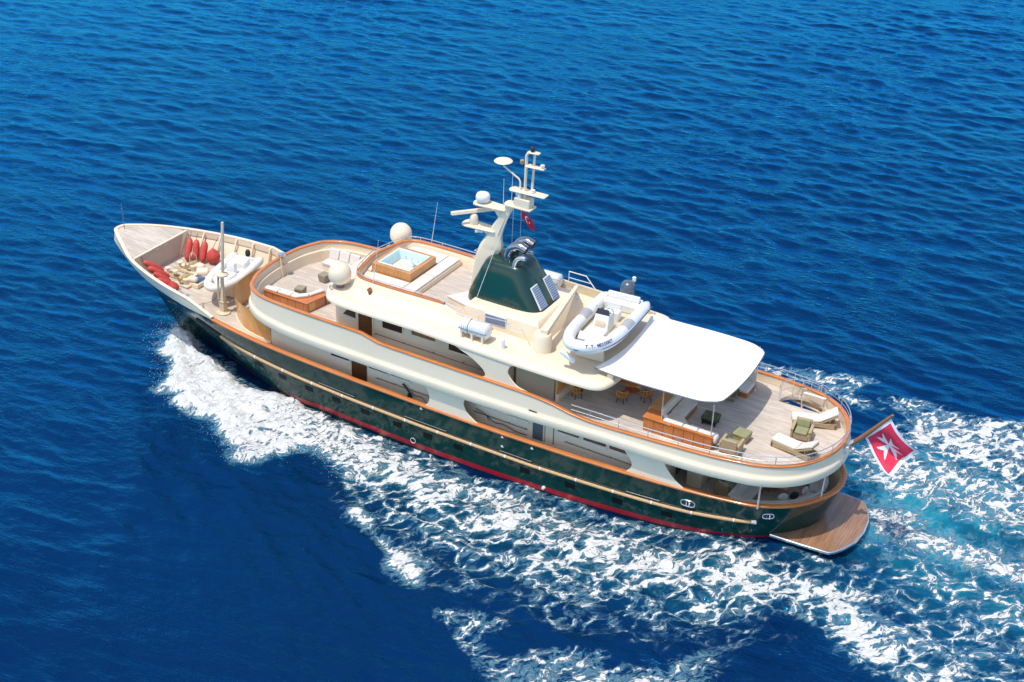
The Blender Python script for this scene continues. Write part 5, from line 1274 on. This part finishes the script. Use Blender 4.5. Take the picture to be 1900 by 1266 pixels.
# ---- furniture on the forward upper deck
t = thing('corner_sofa', 'wood backed corner sofa with pale cushions on the forward upper deck, port side', 'sofa', (14.9, -1.9, 5.15))
part('cabinet', MB().prism([(-1.62, -.62), (1.3, -.66), (1.62, .95), (1.2, .95), (.62, -.2), (-1.6, -.12)], 0, .56), VPLANK, t, bevel=.01)
part('top_board', MB().prism([(-1.66, -.66), (1.34, -.70), (1.66, .99), (1.1, .99), (.55, -.15), (-1.64, -.08)], .56, .60), VARN, t, bevel=.01)
part('cushion', MB().box(-1.6, -.75, -.60, -.26, .60, .74), GREYCUSH, t, bevel=.05, seg=3)
part('cushion', MB().box(-.72, .1, -.58, -.26, .60, .74), GREYCUSH, t, bevel=.05, seg=3)
part('cushion', MB().prism([(.13, -.58), (.5, -.56), (.98, -.04), (.80, .16), (.36, -.24), (.13, -.26)], .60, .74), GREYCUSH, t, bevel=.05, seg=3)
part('cushion', MB().prism([(1.0, -.0), (1.34, .9), (1.02, .96), (.82, .2)], .60, .74), GREYCUSH, t, bevel=.05, seg=3)
part('seat_pad', MB().prism([(-1.6, -.24), (.1, -.24), (.74, .2), (.9, .9), (.5, .7), (.1, .3), (-1.6, .3)], .30, .45), GREYCUSH, t, bevel=.05, seg=3)
part('cabinet_door', MB().add([(1.335, -.5, .06), (1.44, .05, .06), (1.44, .05, .5), (1.335, -.5, .5)], [(0, 1, 2, 3)]), PANEL, t)
part('cabinet_door', MB().add([(1.46, .15, .06), (1.56, .68, .06), (1.56, .68, .5), (1.46, .15, .5)], [(0, 1, 2, 3)]), PANEL, t)
t = thing('deck_sofa', 'pale cushioned sofa against the curved bulwark, starboard side of forward upper deck', 'sofa', (14.75, 2.55, 5.15))
part('base', MB().box(-1.0, 1.1, -.45, .35, 0, .3), CREAM, t, bevel=.02)
part('seat_cushion', MB().box(-1.0, .05, -.5, .25, .3, .46), GREYCUSH, t, bevel=.05, seg=3)
part('seat_cushion', MB().box(.08, 1.1, -.5, .25, .3, .46), GREYCUSH, t, bevel=.05, seg=3)
for k, x_ in enumerate((-1.0, -.3, .4)):
    part('back_cushion', MB().prism([(.12, .46), (.32, .46), (.47, 1.0), (.3, 1.02)], x_+.02, x_+.68, 'x'), GREYCUSH, t, bevel=.05, seg=3)
def stool(lb, loc, rz):
    t = thing('stool', lb, 'stool', loc, rz, 'wicker cube stools')
    part('body', MB().frus((-.23, .23, -.23, .23), (-.27, .27, -.27, .27), .02, .44), TAUPE, t, bevel=.03)
    part('top_cap', MB().box(-.255, .255, -.255, .255, .44, .465), TAUPE, t, bevel=.015)
    return t
st_ = stool('taupe wicker cube stool beside the wood backed corner sofa', (14.62, -1.05, 5.15), R(10))
dup(st_, (14.75, .95, 5.15), R(-8), 'taupe wicker cube stool in front of the near satellite dome')
# ------------------------------------------------------------------ aft upper deck: awning and furniture
t = thing('awning', 'large white canvas awning on steel posts over the aft deck', 'awning', (36.9, 0, 5.15))
rows = []
fore = 33.55
for k in range(25):
    v = -1+2*k/24; row = []
    ya = v
    for j in range(19):
        u = j/18
        yy = v*(3.14+.10*math.sin(math.pi*min(u*1.05, 1))+.03*u)
        xf = 33.62+.42*(1-v*v)                       # fore edge bows aft
        c = abs(v)
        xa = 40.15-.30*v*v-.55*max(0, (c-.82)/.18)**2.0
        yr = yy*(1-.035*max(0, (u-.9)/.1)**2)
        z_ = 7.70+.16*(1-v*v)*math.sin(math.pi*u)+.02*math.sin(7*u+3*v)-.04*math.sin(math.pi*u)*(abs(v)**3)
        row.append((xf+(xa-xf)*u-36.9, yr, z_-5.15))
    rows.append(row)
part('canvas', MB().loft(rows), CANVAS, t, smooth=180)
hem = [(p[0], p[1], p[2]-.03) for p in rows[0]]+[(r[-1][0], r[-1][1], r[-1][2]-.03) for r in rows]+[(p[0], p[1], p[2]-.03) for p in rows[-1][::-1]]
part('edge_frame', MB().tube(hem, .035, 8), STEEL, t)
for x_, y_ in ((39.75, -3.1), (39.5, 3.08), (37.2, -3.02), (37.2, 3.1)):
    part('post', MB().tube([(x_-36.9, y_, 0), (x_-36.9, y_, 2.5)], .028, 8).lathe([(.07, 0), (.07, .02), (.03, .04)], (x_-36.9, y_, 0), 10), CHROME, t)
part('fore_bracket', MB().box(-2.6, -2.3, -3.12, -2.98, 2.2, 2.52), CREAM, t)
def corner_sofa_aft():
    t = thing('corner_sofa', 'wood backed corner sofa with off white cushions under the awning, port side', 'sofa', (37.9, -2.2, 5.15))
    part('side_cabinet', MB().prism([(-1.55, -.96), (1.92, -.96), (1.92, -.66), (-1.0, -.66), (-1.0, -.1), (-1.55, -.1)], 0, .72), VPLANK, t, bevel=.01)
    part('side_top', MB().prism([(-1.60, -1.0), (-.15, -1.0), (-.75, -.62), (-.95, -.1), (-1.60, -.1)], .72, .76), VARN, t, bevel=.01)
    part('back_board', MB().prism([(-1.78, 0.1), (-1.12, 0.1), (-1.12, 2.1), (-1.78, 2.1)], 0, .62), PANEL, t, bevel=.01)
    part('side_rail', MB().box(-.2, 1.95, -.98, -.84, .72, .78), VARN, t)
    part('seat_base', MB().prism([(-1.0, -.6), (1.85, -.62), (1.85, .05), (.3, .1), (-.1, .5), (-.1, 2.1), (-1.0, 2.1)], .02, .26), VPLANK, t, bevel=.01)
    for P in ([(-.85, .55), (-.1, .55), (-.1, 1.28), (-.85, 1.28)], [(-.85, 1.3), (-.1, 1.3), (-.1, 2.1), (-.85, 2.1)], [(-.85, -.5), (.55, -.5), (.3, .1), (-.1, .52), (-.85, .52)], [(.58, -.5), (1.2, -.5), (1.2, .06), (.4, .1)], [(1.22, -.5), (1.9, -.5), (1.9, .06), (1.22, .06)]):
        part('seat_cushion', MB().prism(P, .27, .45), CUSH, t, bevel=.05, seg=3)
    for P in ([(-1.05, -.15), (-.85, -.15), (-.85, .85), (-1.05, .85)], [(-1.05, .88), (-.85, .88), (-.85, 2.05), (-1.05, 2.05)]):
        part('back_cushion', MB().prism(P, .45, .92), CUSH, t, bevel=.06, seg=3)
    for P in ([(-.95, -.2), (-.7, -.55), (-.5, -.42), (-.78, -.12)], [(-.65, -.8), (.35, -.82), (.35, -.55), (-.6, -.52)], [(.38, -.82), (1.1, -.82), (1.1, -.55), (.38, -.55)], [(1.13, -.82), (1.95, -.82), (1.95, -.55), (1.13, -.55)]):
        part('back_cushion', MB().prism(P, .45, .82), CUSH, t, bevel=.06, seg=3)
    part('end_pillow', MB().ell((2.0, -.6, .55), (.12, .26, .24), 12, 8), CUSH, t, smooth=80)
corner_sofa_aft()
t = thing('deck_sofa', 'off white cushioned sofa on red wood base under the awning, starboard side', 'sofa', (38.5, 2.9, 5.15))
part('base', MB().box(-1.6, .95, -.75, .55, 0, .26), VPLANK, t, bevel=.01)
part('seat_cushion', MB().box(-1.6, -.4, -.78, .3, .26, .44), CUSH, t, bevel=.05, seg=3)
part('seat_cushion', MB().box(-.37, .98, -.78, .3, .26, .44), CUSH, t, bevel=.05, seg=3)
for x_ in (-1.6, -.75, .1): part('back_cushion', MB().box(x_, x_+.82, .28, .5, .44, .92), CUSH, t, bevel=.06, seg=3)
def ottoman(lb, loc, rz, m1, m2):
    t = thing('ottoman', lb, 'ottoman', loc, rz, 'ottomans on the aft deck')
    part('cushion', MB().box(-.40, .40, -.36, .36, .30, .46), m1, t, bevel=.07, seg=3)
    part('frame', MB().frus((-.34, .34, -.31, .31), (-.38, .38, -.34, .34), .08, .30), m2, t, bevel=.02)
    for x_ in (-.31, .31):
        for y_ in (-.27, .27): part('leg', MB().box(x_-.03, x_+.03, y_-.03, y_+.03, 0, .1), m2, t)
    return t
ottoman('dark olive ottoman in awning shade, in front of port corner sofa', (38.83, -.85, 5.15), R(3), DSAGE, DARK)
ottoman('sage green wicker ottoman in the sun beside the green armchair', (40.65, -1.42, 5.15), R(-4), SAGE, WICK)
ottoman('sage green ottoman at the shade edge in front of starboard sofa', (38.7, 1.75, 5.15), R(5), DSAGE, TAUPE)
def armchair(lb, loc, rz, cm, group):
    t = thing('armchair', lb, 'armchair', loc, rz, group)
    part('seat_frame', MB().box(-.36, .36, -.36, .36, .06, .34), WICK, t, bevel=.02)
    part('seat_cushion', MB().box(-.30, .30, -.38, .28, .34, .48), cm, t, bevel=.05, seg=3)
    part('backrest', MB().prism([(.28, .1), (.40, .1), (.46, .84), (.36, .84)], -.38, .38, 'x'), WICK, t, bevel=.03)
    part('back_cushion', MB().prism([(.18, .48), (.30, .48), (.37, .82), (.26, .84)], -.3, .3, 'x'), cm, t, bevel=.04, seg=3)
    for s_ in (-1, 1):
        part('arm', MB().box(s_*.42-.07, s_*.42+.07, -.42, .38, .54, .62).box(s_*.42-.05, s_*.42+.05, -.40, -.30, 0, .54).box(s_*.42-.05, s_*.42+.05, -.3, .35, .08, .54), WICK, t, bevel=.015)
    return t
ac = armchair('tan wicker armchair with sage green cushions by the port rail', (40.62, -2.62, 5.15), R(182), SAGE, 'wicker armchairs')
dup(ac, (42.98, .30, 5.15), R(8), 'tan wicker armchair with sage green seat between the two sun loungers')
def lounger():
    t = thing('sun_lounger', 'white cushioned wicker sun lounger nearest the port rail, back raised', 'sun lounger', (42.2, -.85, 5.15), R(-10), 'sun loungers on the aft deck')
    part('frame', MB().box(-.12, 1.12, -.36, .36, .12, .30), WICK, t, bevel=.02)
    part('side_panel', MB().prism([(-.12, .02), (1.05, .1), (1.95, 0), (1.95, .28), (-.12, .30)], -.37, -.33, 'y'), WICK, t)
    part('side_panel', MB().prism([(-.12, .02), (1.05, .1), (1.95, 0), (1.95, .28), (-.12, .30)], .33, .37, 'y'), WICK, t)
    part('seat_pad', MB().box(-.15, 1.12, -.34, .34, .30, .44), CUSH, t, bevel=.05, seg=3)
    part('back_pad', MB().prism([(1.08, .30), (1.18, .44), (1.95, .92), (2.0, .80)], -.33, .33, 'y'), CUSH, t, bevel=.04, seg=3)
    part('back_frame', MB().prism([(1.1, .26), (1.95, .76), (1.98, .70), (1.14, .22)], -.35, .35, 'y'), WICK, t)
    part('back_prop', MB().box(1.6, 1.64, -.3, -.26, .08, .54).box(1.6, 1.64, .26, .3, .08, .54), WICK, t)
    for x_ in (-.06, 1.9):
        for y_ in (-.33, .33): part('leg', MB().box(x_-.04, x_+.04, y_-.04, y_+.04, 0, .28), WICK, t)
    return t
lg = lounger()
dup(lg, (42.25, 1.32, 5.15), R(24), 'white cushioned wicker sun lounger beside the stair well, back raised')
# dining table and teak chairs in the shade of the roof
t = thing('dining_table', 'round brown wood dining table in shade under roof and awning', 'table', (34.35, -.1, 5.15))
part('table_top', MB().lathe([(.02, .70), (.93, .70), (.95, .72), (.95, .745), (.93, .76), (.02, .76)], (0, 0, 0), 36), VARN, t, smooth=40)
part('pedestal', MB().lathe([(.4, 0), (.4, .05), (.12, .12), (.1, .6), (.3, .7)], (0, 0, 0), 16), VARN, t)
def dining_chair():
    t = thing('dining_chair', 'brown barrel back dining chair at the table, nearest the port rail', 'chair', (34.38, -1.45, 5.15), R(180), 'dining chairs round the table')
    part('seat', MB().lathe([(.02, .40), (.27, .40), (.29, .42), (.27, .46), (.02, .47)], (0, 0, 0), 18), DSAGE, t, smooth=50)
    part('seat_ring', MB().tube([(.29*math.cos(a), .29*math.sin(a), .40) for a in [k*math.pi/10 for k in range(20)]], .03, 6, 0, True), VARN, t)
    arc_ = [(.31*math.cos(a), .31*math.sin(a), .76-.10*abs(math.cos(a))) for a in [R(-10)+k*R(200)/14 for k in range(15)]]
    part('back_rail', MB().tube(arc_, .035, 6), VARN, t)
    sm = MB()
    for k in range(1, 14): a = R(-10)+k*R(200)/14; sm.tube([(.29*math.cos(a), .29*math.sin(a), .4), (.31*math.cos(a), .31*math.sin(a), .76-.10*abs(math.cos(a)))], .016, 5)
    part('back_slats', sm, PANEL, t)
    for a in (45, 135, 225, 315): part('leg', MB().tube([(.2*math.cos(R(a)), .2*math.sin(R(a)), .4), (.27*math.cos(R(a)), .27*math.sin(R(a)), 0)], .024, 6), DOORW, t)
    return t
dc = dining_chair()
dup(dc, (35.35, -.72, 5.15), R(230), 'brown barrel back dining chair at the table, beside the corner sofa board')
dup(dc, (32.35, -2.25, 5.15), R(140), 'brown barrel back dining chair apart from the table, near the aft wall')
# ------------------------------------------------------------------ lower aft deck under the overhang
armchair('tan wicker armchair on the shaded lower deck behind the side opening', (40.3, -1.7, 2.05), R(170), GREYCUSH, 'wicker armchairs')
t = thing('sideboard', 'white cabinet on the shaded lower deck beside the oval side opening', 'cabinet', (38.75, -1.3, 2.05))
part('carcass', MB().box(-.4, .35, -.7, .9, 0, .95), CREAM, t, bevel=.02)
part('top', MB().box(-.43, .38, -.73, .93, .95, .99), WHITE, t)
def curved_bench():
    t = thing('stern_bench', 'curved grey cushioned bench round the stern of the lower deck', 'bench', (43.0, 0, 2.05))
    so = [(s[0], s[1]) for s in SX if s[0] > 42.0]
    pth = [(p[0]-.95-43.0, -p[1]*.80, 0) for p in so][::-1]+[(p[0]-.95-43.0, p[1]*.80, 0) for p in so][1:]
    part('base', MB().strip(pth, [(0, 0), (0, .38), (-.62, .38), (-.62, 0)]), VPLANK, t)
    part('seat_cushion', MB().strip(pth, [(-.02, .38), (-.02, .54), (-.6, .54), (-.64, .50), (-.64, .38)]), GREYCUSH, t, bevel=.02)
    part('back_cushion', MB().strip(pth, [(.22, .9), (.2, .98), (.05, .98), (-.12, .54), (.1, .5)]), GREYCUSH, t, bevel=.02)
curved_bench()
t = thing('low_table', 'low brown table before the curved stern bench on lower deck', 'table', (42.4, .2, 2.05))
part('table_top', MB().box(-.5, .5, -.7, .7, .42, .47), VARN, t, bevel=.01)
for x_ in (-.42, .42):
    for y_ in (-.6, .6): part('leg', MB().box(x_-.04, x_+.04, y_-.04, y_+.04, 0, .42), VARN, t)
for k, (x_, y_, rz, m_, nm) in enumerate(((43.05, -1.45, 35, CUSH, 'off white'), (43.45, -1.05, 50, DARK, 'dark'), (43.75, -.4, 75, CUSH, 'pale end'))):
    o = build('cushion', MB().ell((0, 0, .2), (.26, .10, .22), 14, 8), m_, None, smooth=80)
    tag(o, nm+' scatter cushion on the curved stern bench of the lower deck', 'cushion', 'scatter cushions on the stern bench', (x_, y_, 2.58), R(rz))
# ------------------------------------------------------------------ droplets thrown up along the bow wave
rg = np.random.default_rng(5)
mb = MB()
def drop(p, r_):
    x_, y_, z_ = p
    mb.add([(x_+r_, y_, z_), (x_-r_, y_, z_), (x_, y_+r_, z_), (x_, y_-r_, z_), (x_, y_, z_+r_*1.3), (x_, y_, z_-r_)],
           [(0, 2, 4), (2, 1, 4), (1, 3, 4), (3, 0, 4), (2, 0, 5), (1, 2, 5), (3, 1, 5), (0, 3, 5)])
edge_ = np.array(FOAM['bow'][:19])
for k in range(1000):
    t_ = rg.random()**1.2*(len(edge_)-1.01); i = int(t_); f_ = t_-i
    p = edge_[i]*(1-f_)+edge_[i+1]*f_
    q_ = abs(rg.normal(0, .35))
    drop((p[0]+rg.normal(0, .35), p[1]+rg.normal(0, .35), .1+abs(rg.normal(0, .38))*np.interp(p[0], [3, 14], [1.4, .5])), rg.uniform(.006, .02))
for k in range(600):
    s_ = rg.random()
    drop((4.6+2.2*s_+rg.normal(0, .2), -.35-1.1*s_+rg.normal(0, .16), .2+1.9*rg.random()*(1-s_*.6)), rg.uniform(.005, .014))
spray = build('spray', mb, mat('spray_droplets', (0.86, 0.88, 0.89), 0.4), None)
spray['kind'] = 'stuff'
# ------------------------------------------------------------------ tip everything aboard to her running trim
for o in list(S.objects):
    if o.parent is None and o.type in {'MESH', 'EMPTY', 'FONT', 'CURVE'} and o not in (sea, spray):
        o.matrix_basis = TRIM @ o.matrix_basis
